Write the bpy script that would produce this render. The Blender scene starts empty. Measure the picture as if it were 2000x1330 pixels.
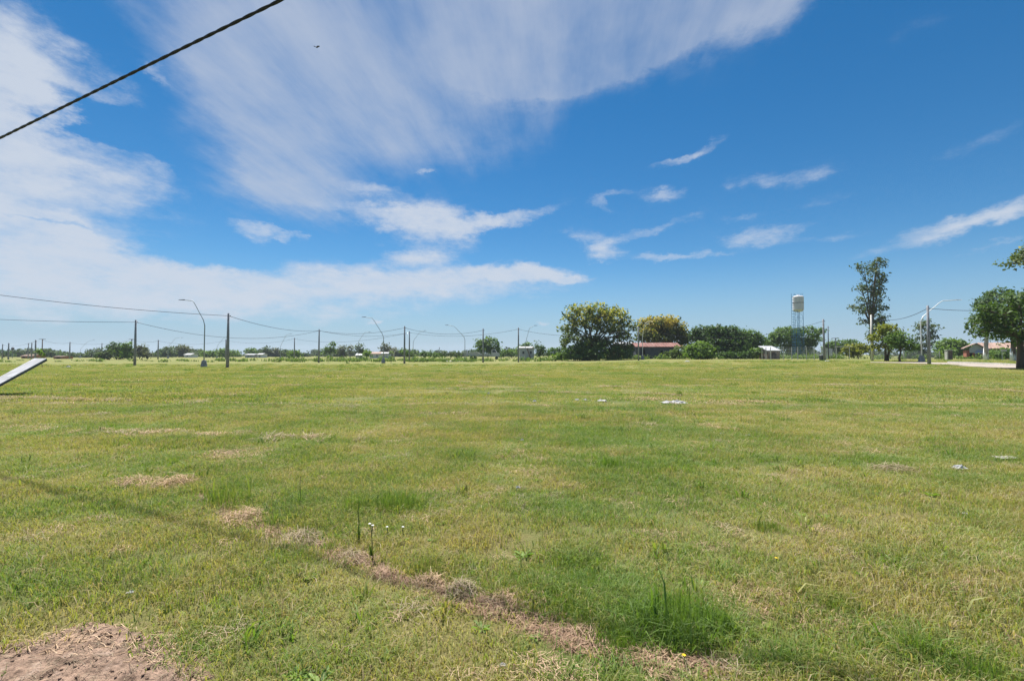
import bpy, math, random
import numpy as np
from mathutils import Vector

R = math.radians
scene = bpy.context.scene
C = scene.collection.objects

# ------------------------------------------------------------------ camera
HC, F = 1.70, 900.0                      # eye height (m), focal length in photo pixels (2000 px wide)
PITCH = math.atan(27.0 / F)
cam_d = bpy.data.cameras.new('camera'); cam = bpy.data.objects.new('camera', cam_d); C.link(cam)
cam_d.sensor_width = 36.0; cam_d.lens = 36.0 * F / 2000.0
cam_d.clip_start = 0.05; cam_d.clip_end = 20000
cam.location = (0, 0, HC); cam.rotation_euler = (math.pi / 2 + PITCH, 0, 0)
scene.camera = cam

# ------------------------------------------------------------------ sun, exposure
SUN_EL, SUN_AZ = R(66), R(-23)            # azimuth measured from +Y towards +X
SUN = Vector((math.sin(SUN_AZ) * math.cos(SUN_EL), math.cos(SUN_AZ) * math.cos(SUN_EL), math.sin(SUN_EL)))
sun_d = bpy.data.lights.new('sun', 'SUN'); sun = bpy.data.objects.new('sun', sun_d); C.link(sun)
sun_d.energy = 5.0; sun_d.angle = R(0.8); sun_d.color = (1.0, 0.955, 0.88)
sun.rotation_euler = SUN.to_track_quat('Z', 'Y').to_euler()
sun.location = (0, 0, 60)
scene.view_settings.view_transform = 'Standard'; scene.view_settings.look = 'None'
scene.view_settings.exposure = 1.02; scene.view_settings.gamma = 1.0
scene.view_settings.use_curve_mapping = False
scene.cycles.max_bounces = 4; scene.cycles.diffuse_bounces = 2; scene.cycles.transmission_bounces = 3
scene.cycles.glossy_bounces = 2; scene.cycles.transparent_max_bounces = 8
scene.cycles.adaptive_threshold = 0.015; scene.cycles.use_denoising = True
scene.cycles.denoiser = 'OPENIMAGEDENOISE'; scene.cycles.denoising_input_passes = 'RGB_ALBEDO_NORMAL'; scene.cycles.denoising_prefilter = 'NONE'
scene.cycles.caustics_reflective = False; scene.cycles.caustics_refractive = False

# ------------------------------------------------------------------ pixel helpers (photo pixels, 2000 x 1330)
def ray(px, py):
    xc, yc = (px - 1000.0) / F, (665.0 - py) / F
    return Vector((xc, math.cos(PITCH) - yc * math.sin(PITCH), math.sin(PITCH) + yc * math.cos(PITCH)))
def pt(px, py, Y):
    """the point seen at a photo pixel, Y metres in front of the camera"""
    d = ray(px, py); return Vector((0, 0, HC)) + d * (Y / d.y)
def azel(px, py):
    d = ray(px, py).normalized(); return math.atan2(d.x, d.y), math.asin(d.z)

# ------------------------------------------------------------------ world: Nishita sky with a layer of cloud
world = bpy.data.worlds.new('World'); scene.world = world; world.use_nodes = True
nt = world.node_tree; nt.nodes.clear()
def N(tree, typ, **kw):
    n = tree.nodes.new(typ)
    for k, v in kw.items(): setattr(n, k, v)
    return n
def mth(tree, op, a, b=None, c=None, clamp=False):
    n = tree.nodes.new('ShaderNodeMath'); n.operation = op; n.use_clamp = clamp
    for i, v in enumerate((a, b, c)):
        if v is None: continue
        if isinstance(v, (int, float)): n.inputs[i].default_value = v
        else: tree.links.new(v, n.inputs[i])
    return n.outputs[0]
def vmth(tree, op, a, b=None):
    n = tree.nodes.new('ShaderNodeVectorMath'); n.operation = op
    for i, v in enumerate((a, b)):
        if v is None: continue
        if isinstance(v, tuple): n.inputs[i].default_value = v
        else: tree.links.new(v, n.inputs[i])
    return n.outputs['Value'] if op in ('LENGTH', 'DOT_PRODUCT') else n.outputs[0]
def mrange(tree, v, a, b, c, d, interp='SMOOTHSTEP'):
    n = tree.nodes.new('ShaderNodeMapRange'); n.interpolation_type = interp
    tree.links.new(v, n.inputs[0])
    for i, q in enumerate((a, b, c, d)): n.inputs[i + 1].default_value = q
    return n.outputs[0]
def noise(tree, vec, scale, detail=4, rough=0.55, out='Fac', distortion=0.0, dim='3D'):
    n = tree.nodes.new('ShaderNodeTexNoise'); n.noise_dimensions = dim; n.inputs['Scale'].default_value = scale
    n.inputs['Detail'].default_value = detail; n.inputs['Roughness'].default_value = rough
    n.inputs['Distortion'].default_value = distortion
    if vec is not None: tree.links.new(vec, n.inputs['Vector'])
    return n.outputs[out]
def mixc(tree, fac, a, b, blend='MIX'):
    n = tree.nodes.new('ShaderNodeMix'); n.data_type = 'RGBA'; n.blend_type = blend
    for i, v in ((0, fac), (6, a), (7, b)):
        if isinstance(v, (int, float)): n.inputs[i].default_value = v
        elif isinstance(v, tuple): n.inputs[i].default_value = (*v[:3], 1.0)
        else: tree.links.new(v, n.inputs[i])
    return n.outputs[2]

sky = N(nt, 'ShaderNodeTexSky', sky_type='NISHITA', sun_disc=False)
sky.sun_elevation = SUN_EL; sky.sun_rotation = SUN_AZ; sky.altitude = 600
sky.air_density = 1.0; sky.dust_density = 0.05; sky.ozone_density = 4.0
hsv = N(nt, 'ShaderNodeHueSaturation'); hsv.inputs['Saturation'].default_value = 1.33; hsv.inputs['Hue'].default_value = 0.495; hsv.inputs['Value'].default_value = 1.05
nt.links.new(sky.outputs[0], hsv.inputs['Color'])

tc = N(nt, 'ShaderNodeTexCoord'); sep = N(nt, 'ShaderNodeSeparateXYZ')
nt.links.new(tc.outputs['Generated'], sep.inputs[0])
dx, dy, dz = sep.outputs
az = mth(nt, 'ARCTAN2', dx, dy); el = mth(nt, 'ARCSINE', dz)
zz = mth(nt, 'ADD', mth(nt, 'MAXIMUM', dz, 0.0), 0.05)
comb = N(nt, 'ShaderNodeCombineXYZ')                              # flat cloud deck overhead
nt.links.new(mth(nt, 'DIVIDE', dx, zz), comb.inputs[0]); nt.links.new(mth(nt, 'DIVIDE', dy, zz), comb.inputs[1])
deck = comb.outputs[0]
comb2 = N(nt, 'ShaderNodeCombineXYZ'); nt.links.new(az, comb2.inputs[0]); nt.links.new(el, comb2.inputs[1])
ang = comb2.outputs[0]
# ragged edges: shift the angular position by noise
wn = noise(nt, vmth(nt, 'MULTIPLY', ang, (1, 2.0, 1)), 5.0, 6, 0.68, 'Color', dim='2D')
wv = vmth(nt, 'SUBTRACT', wn, (.5, .5, .5))
angw = vmth(nt, 'ADD', ang, vmth(nt, 'MULTIPLY', wv, (0.17, 0.08, 0)))
angf = vmth(nt, 'ADD', ang, vmth(nt, 'MULTIPLY', wv, (0.12, 0.08, 0)))
_tilt = {}
def tilted(vec, g):
    if g == 0: return vec
    if (vec, g) not in _tilt:
        c_ = N(nt, 'ShaderNodeCombineXYZ'); cg, sg = math.cos(R(g)), math.sin(R(g))
        nt.links.new(vmth(nt, 'DOT_PRODUCT', vec, (cg, sg, 0)), c_.inputs[0]); nt.links.new(vmth(nt, 'DOT_PRODUCT', vec, (-sg, cg, 0)), c_.inputs[1]); _tilt[(vec, g)] = c_.outputs[0]
    return _tilt[(vec, g)]
def field(vec, blobs):
    tot = None
    for b in blobs:
        px, py, rx, ry = b[:4]; rot = b[4] if len(b) > 4 else 0; w = (b[5] if len(b) > 5 else 1.0) * (.84 if px > 1120 and vec is angw else 1)
        a, e = azel(px, py); a2, _ = azel(px + 20, py); _, e2 = azel(px, py - 20)
        ka, ke = abs(a2 - a) / 20, abs(e2 - e) / 20                # radians per photo pixel there
        sx, sy = 1 / (rx * ka), 1 / (ry * ke); g = 0 if abs(rot) < 7 else (13 if rot > 0 else -22)   # three shared tilts
        cg, sg = math.cos(R(g)), math.sin(R(g)); u, w_ = a * cg + e * sg, -a * sg + e * cg
        mp = N(nt, 'ShaderNodeVectorMath', operation='MULTIPLY_ADD')
        mp.inputs[1].default_value = (sx, sy, 0); mp.inputs[2].default_value = (-u * sx, -w_ * sy, 0)
        nt.links.new(tilted(vec, g), mp.inputs[0])
        v = mrange(nt, vmth(nt, 'LENGTH', mp.outputs[0]), 0.0, 1.4, w, 0.0)
        tot = v if tot is None else mth(nt, 'ADD', tot, v)
    return tot
thick = [
    (70,150,250,95,-4), (20,60,150,90,-20,.55), (0,250,130,130), (120,345,300,100,-3), (40,420,150,40),
    (130,475,300,55,3), (150,555,430,82), (200,650,500,22,0,-.5), (540,572,420,62,2), (850,548,280,42,5),
    (1010,533,110,20,3,.9), (80,439,120,9,-2,-.8), (210,541,70,14,0,-.55), (395,506,150,26,6,-.85), (250,256,170,36,-14,-1.25), (300,235,90,20,0,-.5), (190,258,120,26,0,-.9),
    (845,440,120,52,0,1.1), (745,425,140,22,-4,.8), (985,424,120,18,8,.9), (815,500,85,17,3,.9),
    (730,373,85,22,-2,.75), (495,452,62,22,0,.8), (565,464,45,11,-10,.5), (838,337,28,9,-6,.7), (1100,542,55,11,2,.8),
    (738,631,18,6,3,.9), (1049,633,16,7,5,.9),
    (1145,472,75,24,-8,.7), (1190,491,70,13,-4,.65), (1255,455,130,13,9,.55), (1168,397,45,14,-20,.6), (1290,382,55,22,3,.72),
    (1195,376,55,10,0,.5), (1352,302,85,13,17,.75), (1265,327,80,8,12,.35), (1468,455,100,22,6,.75), (1345,495,125,10,1,.7),
    (1500,347,80,18,-4,.55), (1600,345,80,24,6,.5), (1440,425,60,10,0,.45), (1600,460,160,13,2,.4),
    (1840,447,180,26,13,.75), (1950,412,110,24,7,.75), (1985,465,80,10,8,.55), (1590,400,70,12,0,.3),
    (1890,292,120,24,12,.32), (1780,60,150,34,25,.2), (320,140,45,18,-20,.5), (655,115,80,30,-25,.2),
]
fan = [
    (950,60,500,210), (620,190,330,190,-25), (1200,40,320,115,12), (540,320,190,130,-30,.8), (1440,5,260,60,12,.9),
    (1080,130,240,75,6,.9), (980,-190,900,240), (560,370,120,60,-15,.6), (880,270,200,75,0,.55), (420,120,180,120,-30,.5), (1560,-5,200,46,12,.7),
]
# thick white cloud
fbm = noise(nt, vmth(nt, 'MULTIPLY', ang, (1, 2.2, 1)), 14.0, 6, 0.66, dim='2D')
fine = noise(nt, vmth(nt, 'MULTIPLY', deck, (1.0, 0.55, 1)), 3.2, 5, 0.66, dim='2D')
out_az = mrange(nt, mth(nt, 'ABSOLUTE', az), 0.95, 1.35, 0, 1)
out_el = mrange(nt, el, 0.72, 0.95, 0, 1)
rest = mth(nt, 'MULTIPLY', mth(nt, 'MAXIMUM', out_az, out_el), mrange(nt, noise(nt, deck, 0.55, 3, 0.6, dim='2D'), 0.42, 0.7, 0, 1.0))
cov = mth(nt, 'ADD', field(angw, thick), rest)
cov = mth(nt, 'MINIMUM', cov, 1.15)
d2 = mth(nt, 'ADD', cov, mth(nt, 'MULTIPLY', mth(nt, 'SUBTRACT', fbm, 0.5), 1.25))
d2 = mth(nt, 'ADD', d2, mth(nt, 'MULTIPLY', mth(nt, 'SUBTRACT', fine, 0.5), 0.5))
a2 = mth(nt, 'MULTIPLY', mrange(nt, d2, 0.0, 1.35, 0, 0.93), mrange(nt, cov, 0.02, 0.4, 0, 1))
# cirrus fan: streaks run towards the horizon ahead
rotd = N(nt, 'ShaderNodeMapping'); rotd.inputs['Rotation'].default_value = (0, 0, R(6)); nt.links.new(deck, rotd.inputs[0])
streak = noise(nt, vmth(nt, 'MULTIPLY', rotd.outputs[0], (1.0, 0.16, 1)), 5.0, 6, 0.62, dim='2D')
puff = noise(nt, vmth(nt, 'MULTIPLY', rotd.outputs[0], (1.0, 0.6, 1)), 2.0, 5, 0.62, dim='2D')
covf = mth(nt, 'MINIMUM', field(angf, fan), 1.0)
d1 = mth(nt, 'ADD', covf, mth(nt, 'ADD', mth(nt, 'MULTIPLY', mth(nt, 'SUBTRACT', streak, 0.5), 0.85), mth(nt, 'MULTIPLY', mth(nt, 'SUBTRACT', puff, 0.5), 1.2)))
a1 = mth(nt, 'MULTIPLY', mrange(nt, d1, 0.0, 1.55, 0, 0.78), mrange(nt, covf, 0.02, 0.35, 0, 1))
# cloud brightness is radiance, in the units of the sky node
low = mixc(nt, mrange(nt, el, -0.02, 0.20, 0.85, 0.0), hsv.outputs[0], (2.7, 4.3, 6.2))   # pale blue air near the horizon
skyc = mixc(nt, a1, low, (5.2, 5.8, 6.9))
skyc = mixc(nt, a2, skyc, (6.0, 6.6, 7.6))
bg = N(nt, 'ShaderNodeBackground'); bg.inputs['Strength'].default_value = 0.050
nt.links.new(skyc, bg.inputs['Color'])
world.cycles.sampling_method = 'NONE'
wo = N(nt, 'ShaderNodeOutputWorld'); nt.links.new(bg.outputs[0], wo.inputs['Surface'])

# ================================================================== terrain
rng = np.random.default_rng(11); random.seed(11)
def _hash(ix, iy, s):
    h = (ix * 374761393 + iy * 668265263 + s * 974634777) & 0x7fffffff
    h = ((h ^ (h >> 13)) * 1274126177) & 0x7fffffff
    return ((h ^ (h >> 16)) & 0xffff) / 65535.0
def vnoise(x, y, s=0):
    x = np.asarray(x, float); y = np.asarray(y, float)
    ix = np.floor(x).astype(np.int64); iy = np.floor(y).astype(np.int64); fx = x - ix; fy = y - iy
    fx = fx * fx * (3 - 2 * fx); fy = fy * fy * (3 - 2 * fy)
    a = _hash(ix, iy, s); b = _hash(ix + 1, iy, s); c = _hash(ix, iy + 1, s); d = _hash(ix + 1, iy + 1, s)
    return (a * (1 - fx) + b * fx) * (1 - fy) + (c * (1 - fx) + d * fx) * fy
def sstep(a, b, v):
    t = np.clip((np.asarray(v, float) - a) / (b - a), 0, 1); return t * t * (3 - 2 * t)
def gflat(px, py):
    d = ray(px, py); t = -HC / d.z; return (d.x * t, d.y * t)
TRAIL = [gflat(*p) for p in ((385, 965), (470, 1008), (600, 1052), (730, 1100), (850, 1142), (960, 1178), (1060, 1212), (1140, 1250), (1300, 1284), (1400, 1290))]
def seg_dist(x, y, path):
    best = np.full(np.shape(x), 1e9)
    for (ax, ay), (bx, by) in zip(path[:-1], path[1:]):
        vx, vy = bx - ax, by - ay; t = np.clip(((x - ax) * vx + (y - ay) * vy) / (vx * vx + vy * vy), 0, 1)
        best = np.minimum(best, np.hypot(x - ax - t * vx, y - ay - t * vy))
    return best
def height(x, y):
    x = np.asarray(x, float); y = np.asarray(y, float)
    h = 0.66 * sstep(-8, 42, x) * sstep(22, 74, y)
    near = 1 - sstep(10, 40, np.hypot(x, y))
    h = h + near * (0.05 * (vnoise(x / 2.3, y / 2.3, 3) - .5) + 0.022 * (vnoise(x / .6, y / .6, 4) - .5))
    h = h + (1 - near) * 0.10 * (vnoise(x / 14, y / 9, 5) - .5) * (1 - sstep(45, 70, y))
    h = h - 0.035 * np.exp(-(seg_dist(x, y, TRAIL) / .16) ** 2)
    return h
def ground(px, py):
    """where the view ray through a photo pixel meets the terrain"""
    d = ray(px, py); z = 0.0
    for _ in range(30):
        t = (z - HC) / d.z; z = .5 * z + .5 * float(height(d.x * t, d.y * t))
    return Vector((d.x * t, d.y * t, float(height(d.x * t, d.y * t))))
def base(px, Y):
    """a point on the terrain at photo column px, Y metres ahead"""
    x = (px - 1000) / F * Y; return Vector((x, Y, float(height(x, Y))))

# ================================================================== object helpers
def link(name, me, mat=None, parent=None, loc=None):
    o = bpy.data.objects.new(name, me); C.link(o)
    if mat is not None: me.materials.append(mat)
    if parent is not None: o.parent = parent
    if loc is not None: o.location = loc
    return o
def tag(o, label=None, cat=None, group=None, kind=None):
    for k, v in (('label', label), ('category', cat), ('group', group), ('kind', kind)):
        if v: o[k] = v
    return o
def thing(name, label, cat, loc, group=None, rz=0.0):
    o = bpy.data.objects.new(name, None); C.link(o); o.location = loc; o.rotation_euler[2] = rz
    o.empty_display_size = .2
    return tag(o, label, cat, group)
class MB:
    def __init__(s): s.v = []; s.f = []
    def box(s, c, d, rz=0.0):
        n = len(s.v); cs, sn = math.cos(rz), math.sin(rz)
        for z in (-.5, .5):
            for x, y in ((-.5, -.5), (.5, -.5), (.5, .5), (-.5, .5)):
                X, Y = x * d[0], y * d[1]
                s.v.append((c[0] + X * cs - Y * sn, c[1] + X * sn + Y * cs, c[2] + z * d[2]))
        for q in ((3, 2, 1, 0), (4, 5, 6, 7), (0, 1, 5, 4), (1, 2, 6, 5), (2, 3, 7, 6), (3, 0, 4, 7)): s.f.append(tuple(n + i for i in q))
        return s
    def quad(s, *p):
        n = len(s.v); s.v += [tuple(q) for q in p]; s.f.append(tuple(range(n, n + len(p)))); return s
    def prism(s, a, b):
        """solid between two matching outlines (lists of points)"""
        n = len(s.v); k = len(a); s.v += [tuple(q) for q in a] + [tuple(q) for q in b]
        s.f.append(tuple(n + i for i in reversed(range(k)))); s.f.append(tuple(n + k + i for i in range(k)))
        for i in range(k): s.f.append((n + i, n + (i + 1) % k, n + k + (i + 1) % k, n + k + i))
        return s
    def tube(s, path, rad, n=8, cap=True):
        path = [Vector(p) for p in path]
        if not hasattr(rad, '__len__'): rad = [rad] * len(path)
        m = len(s.v)
        for i, p in enumerate(path):
            t = (path[min(i + 1, len(path) - 1)] - path[max(i - 1, 0)]).normalized()
            u = t.cross(Vector((0, 0, 1))) if abs(t.z) < .95 else t.cross(Vector((0, 1, 0)))
            u.normalize(); w = t.cross(u)
            for k in range(n):
                a = 2 * math.pi * k / n; q = p + (u * math.cos(a) + w * math.sin(a)) * rad[i]; s.v.append(tuple(q))
        for i in range(len(path) - 1):
            for k in range(n):
                a, b = m + i * n + k, m + i * n + (k + 1) % n; s.f.append((a, a + n, b + n, b))
        if cap:
            s.f.append(tuple(m + k for k in range(n))); s.f.append(tuple(m + (len(path) - 1) * n + k for k in reversed(range(n))))
        return s
    def lathe(s, prof, n=20, c=(0, 0, 0)):
        m = len(s.v)
        for r, z in prof:
            for k in range(n):
                a = 2 * math.pi * k / n; s.v.append((c[0] + r * math.cos(a), c[1] + r * math.sin(a), c[2] + z))
        for i in range(len(prof) - 1):
            for k in range(n):
                a, b = m + i * n + k, m + i * n + (k + 1) % n; s.f.append((a, b, b + n, a + n))
        s.f.append(tuple(m + k for k in reversed(range(n)))); s.f.append(tuple(m + (len(prof) - 1) * n + k for k in range(n)))
        return s
    def build(s, name, mat, parent=None, smooth=False, loc=None):
        me = bpy.data.meshes.new(name); me.from_pydata(s.v, [], s.f); me.update()
        if smooth: me.polygons.foreach_set('use_smooth', [True] * len(me.polygons))
        return link(name, me, mat, parent, loc)
def npmesh(name, verts, faces_loops, loop_starts, tint=None):
    """mesh from numpy arrays; tint = (n,4) per-vertex values"""
    me = bpy.data.meshes.new(name)
    me.vertices.add(len(verts)); me.vertices.foreach_set('co', np.ascontiguousarray(verts, np.float32).ravel())
    me.loops.add(len(faces_loops)); me.loops.foreach_set('vertex_index', np.ascontiguousarray(faces_loops, np.int32))
    me.polygons.add(len(loop_starts)); me.polygons.foreach_set('loop_start', np.ascontiguousarray(loop_starts, np.int32))
    me.update(calc_edges=True); me.validate()
    if tint is not None:
        at = me.attributes.new('tint', 'FLOAT_COLOR', 'POINT'); at.data.foreach_set('color', np.ascontiguousarray(tint, np.float32).ravel())
    return me

# ================================================================== materials
def new_mat(name):
    m = bpy.data.materials.new(name); m.use_nodes = True
    b = m.node_tree.nodes['Principled BSDF']; return m, m.node_tree, b
def rough_mat(name, col, rough=.7, var=.25, scale=6.0, bump=0.0, bscale=40.0, metal=0.0, spec=.3, tint=None, streak=None):
    m, t, b = new_mat(name); tc = N(t, 'ShaderNodeTexCoord'); v = tc.outputs['Object']
    if streak:
        v = vmth(t, 'MULTIPLY', v, streak)
    n1 = noise(t, v, scale, 5, .6); dark = tuple(c * (1 - var) for c in col); lite = tuple(min(1, c * (1 + var)) for c in col)
    c = mixc(t, mrange(t, n1, .3, .7, 0, 1), dark, lite)
    if tint: c = mixc(t, mrange(t, noise(t, v, scale * .6, 4, .65), .52, .7, 0, .8), c, tint)
    t.links.new(c, b.inputs['Base Color']); b.inputs['Roughness'].default_value = rough
    b.inputs['Metallic'].default_value = metal; b.inputs['Specular IOR Level'].default_value = spec
    if bump:
        bp = N(t, 'ShaderNodeBump'); bp.inputs['Strength'].default_value = bump; bp.inputs['Distance'].default_value = .02
        t.links.new(noise(t, tc.outputs['Object'], bscale, 4, .6), bp.inputs['Height']); t.links.new(bp.outputs[0], b.inputs['Normal'])
    return m
def leaf_shader(t, color, transl=.4, gloss=.025):
    """thin leaf: diffuse front, light passing through, a little sheen"""
    out = [n for n in t.nodes if n.type == 'OUTPUT_MATERIAL'][0]
    d = N(t, 'ShaderNodeBsdfDiffuse'); tr = N(t, 'ShaderNodeBsdfTranslucent'); g = N(t, 'ShaderNodeBsdfGlossy'); g.inputs['Roughness'].default_value = .6
    t.links.new(color, d.inputs[0]); t.links.new(mixc(t, 1.0, color, (1.25, 1.3, .6), 'MULTIPLY'), tr.inputs[0])
    m1 = N(t, 'ShaderNodeMixShader'); m1.inputs[0].default_value = transl; t.links.new(d.outputs[0], m1.inputs[1]); t.links.new(tr.outputs[0], m1.inputs[2])
    m2 = N(t, 'ShaderNodeMixShader'); m2.inputs[0].default_value = gloss; t.links.new(m1.outputs[0], m2.inputs[1]); t.links.new(g.outputs[0], m2.inputs[2])
    t.links.new(m2.outputs[0], out.inputs['Surface'])
def leaf_mat(name, dark, lite, flower=None, transl=.35):
    m, t, b = new_mat(name); t.nodes.remove(b)
    at = N(t, 'ShaderNodeAttribute', attribute_name='tint'); sp = N(t, 'ShaderNodeSeparateColor'); t.links.new(at.outputs['Color'], sp.inputs[0])
    c = mixc(t, sp.outputs[0], dark, lite)
    if flower: c = mixc(t, sp.outputs[1], c, flower)
    leaf_shader(t, c, transl); return m
# ---- field colours: the same patches on the ground sheet and on the blades
def field_patches(t):
    geo = N(t, 'ShaderNodeNewGeometry'); p = geo.outputs['Position']
    flat = vmth(t, 'MULTIPLY', p, (1, 1, 0))
    big = noise(t, flat, .17, 3, .6, dim='2D')
    mid = noise(t, flat, .95, 3, .65, dim='2D')
    ro = N(t, 'ShaderNodeMapping'); ro.inputs['Rotation'].default_value = (0, 0, R(16)); ro.inputs['Scale'].default_value = (.13, .85, 1); t.links.new(flat, ro.inputs[0])
    streak = noise(t, ro.outputs[0], 1.0, 3, .62, dim='2D')                      # mower rows
    c0 = lambda o, w: mth(t, 'MULTIPLY', mth(t, 'SUBTRACT', o, .5), w)
    k = mth(t, 'ADD', mth(t, 'ADD', c0(big, 1.5), c0(mid, 1.5)), mth(t, 'ADD', c0(streak, 1.1), 1.12))
    dry = mrange(t, mth(t, 'ADD', mth(t, 'MULTIPLY', streak, .6), mth(t, 'MULTIPLY', mid, .4)), .52, .66, 0, 1)
    return geo, flat, k, dry
G_FRESH, G_MID, G_OLIVE, G_STRAW, G_BROWN = (.132, .222, .036), (.218, .270, .056), (.298, .288, .082), (.53, .445, .235), (.34, .25, .145)
def grass_mat(name, lush=0.0):
    m, t, b = new_mat(name); t.nodes.remove(b)
    geo, flat, k, dryp = field_patches(t)
    at = N(t, 'ShaderNodeAttribute', attribute_name='tint'); sp = N(t, 'ShaderNodeSeparateColor'); t.links.new(at.outputs['Color'], sp.inputs[0])
    oi = N(t, 'ShaderNodeObjectInfo')
    k = mth(t, 'ADD', k, mth(t, 'MULTIPLY', mth(t, 'SUBTRACT', sp.outputs[0], .5), .85))
    k = mth(t, 'ADD', k, mth(t, 'MULTIPLY', mth(t, 'SUBTRACT', oi.outputs['Random'], .5), .35))
    if lush: k = mth(t, 'SUBTRACT', k, lush)
    c = mixc(t, mrange(t, k, .70, 1.10, 0, 1), G_FRESH, G_MID)
    c = mixc(t, mrange(t, k, 1.05, 1.45, 0, 1), c, G_OLIVE)
    dry = mth(t, 'MAXIMUM', mth(t, 'MULTIPLY', sp.outputs[1], mrange(t, k, .8, 1.5, .25 if not lush else .1, 1.0)), mth(t, 'MULTIPLY', dryp, mrange(t, oi.outputs['Random'], .3, .9, 0.0, .6 if not lush else .0)))
    c = mixc(t, dry, c, mixc(t, sp.outputs[0], G_STRAW, G_BROWN))
    leaf_shader(t, c, .42, .03); return m
M = {}
M['grass'] = grass_mat('grass_blades'); M['lush'] = grass_mat('lush_grass_blades', .22); M['dense'] = grass_mat('dark_grass_blades', .5)
m, t, b = new_mat('field_ground')
geo, flat, k, dryp = field_patches(t)
fine = noise(t, vmth(t, 'MULTIPLY', flat, (1, .7, 0)), 7.0, 5, .7, dim='2D'); k = mth(t, 'ADD', k, mth(t, 'MULTIPLY', mth(t, 'SUBTRACT', fine, .5), .7))
c = mixc(t, mrange(t, k, .70, 1.10, 0, 1), G_FRESH, G_MID); c = mixc(t, mrange(t, k, 1.05, 1.45, 0, 1), c, G_OLIVE)
c = mixc(t, mth(t, 'MULTIPLY', dryp, .35), c, (.30, .25, .13))
near = vmth(t, 'LENGTH', flat); c = mixc(t, mrange(t, near, 9, 60, .62, .52), c, (.115, .090, .055))      # thatch and soil between the blades; farther off, grass self-shadow put into the colour
t.links.new(c, b.inputs['Base Color']); b.inputs['Roughness'].default_value = .9; b.inputs['Specular IOR Level'].default_value = .1
bp = N(t, 'ShaderNodeBump'); bp.inputs['Strength'].default_value = .8; bp.inputs['Distance'].default_value = .06
t.links.new(noise(t, flat, 22.0, 5, .7, dim='2D'), bp.inputs['Height']); t.links.new(bp.outputs[0], b.inputs['Normal'])
M['ground'] = m
M['straw'] = leaf_mat('dry_straw', (.25, .155, .10), (.56, .41, .27), transl=.25)
M['trail_straw'] = leaf_mat('reddish_straw', (.175, .10, .066), (.41, .275, .185), transl=.2)
M['greystraw'] = leaf_mat('grey_straw', (.16, .12, .08), (.40, .33, .22), transl=.2)
M['soil'] = rough_mat('bare_soil', (.225, .155, .115), .95, .5, 14, 1.0, 70, spec=.1, tint=(.35, .26, .205))
M['concrete'] = rough_mat('concrete', (.225, .232, .255), .85, .22, 5, .3, 60)
M['pale_concrete'] = rough_mat('pale_concrete', (.55, .53, .49), .85, .15, 4, .2, 40)
M['steel'] = rough_mat('galvanised_steel', (.33, .36, .38), .5, .15, 6, metal=.3)
M['white_steel'] = rough_mat('white_painted_steel', (.72, .73, .74), .45, .08, 5)
M['dark_steel'] = rough_mat('dark_steel', (.07, .08, .10), .5, .2, 6)
M['blue_steel'] = rough_mat('blue_painted_steel', (.045, .16, .28), .5, .2, 5)
M['cable'] = rough_mat('black_cable', (.012, .012, .018), .55, .2, 10)
M['white_paint'] = rough_mat('white_paint', (.44, .44, .455), .6, .12, 2.0, tint=(.34, .335, .33))
M['white_plastic'] = rough_mat('white_plastic', (.38, .38, .375), .75, .18, 8)
M['grey_paper'] = rough_mat('grey_paper', (.34, .32, .29), .8, .1, 10)
M['bark'] = rough_mat('bark', (.115, .085, .062), .9, .35, 3, .6, 14, streak=(1, 1, .25))
M['pale_bark'] = rough_mat('pale_bark', (.34, .30, .27), .9, .25, 3, .5, 14, streak=(1, 1, .3))
M['whitewash'] = rough_mat('whitewash', (.74, .73, .72), .85, .10, 3)
M['brick'] = rough_mat('brick_masonry', (.30, .105, .068), .85, .25, 3)
M['dark_brick'] = rough_mat('dark_brick', (.11, .085, .08), .85, .3, 3)
M['roof_tile'] = rough_mat('clay_roof_tile', (.29, .20, .163), .8, .28, 1.1)
M['red_metal'] = rough_mat('rusty_red_sheet', (.20, .095, .082), .8, .3, .9, tint=(.33, .25, .235))
M['zinc'] = rough_mat('pale_zinc_sheet', (.46, .46, .47), .4, .1, 1.2)
M['grey_wall'] = rough_mat('grey_render', (.40, .41, .44), .85, .12, 1.5)
M['blue_wall'] = rough_mat('dark_blue_boards', (.075, .085, .115), .8, .3, 2, streak=(4, 4, .3))
M['cream_wall'] = rough_mat('pale_wall', (.62, .60, .57), .85, .1, 1.5)
M['brown_wall'] = rough_mat('brown_boards', (.17, .12, .095), .85, .3, 3)
M['orange_wall'] = rough_mat('orange_boards', (.40, .16, .06), .85, .25, 3)
M['dark'] = rough_mat('dark_opening', (.02, .02, .022), .9, .1, 3)
M['road'] = rough_mat('dirt_road', (.32, .28, .245), .95, .12, .5, .5, 6, spec=.1, tint=(.26, .22, .19))
M['tank'] = rough_mat('white_tank', (.60, .59, .62), .6, .06, .8, tint=(.50, .46, .45))
m, t, b = new_mat('window_glass'); b.inputs['Base Color'].default_value = (.03, .04, .055, 1); b.inputs['Roughness'].default_value = .12; M['glass'] = m
M['petal'] = rough_mat('white_petal', (.85, .85, .82), .7, .05, 30)
M['yellow_petal'] = rough_mat('yellow_petal', (.75, .55, .03), .7, .05, 30)
M['stem'] = rough_mat('green_stem', (.05, .11, .035), .7, .2, 30)
M['feather'] = rough_mat('dark_feathers', (.03, .03, .035), .8, .2, 20)

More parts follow.
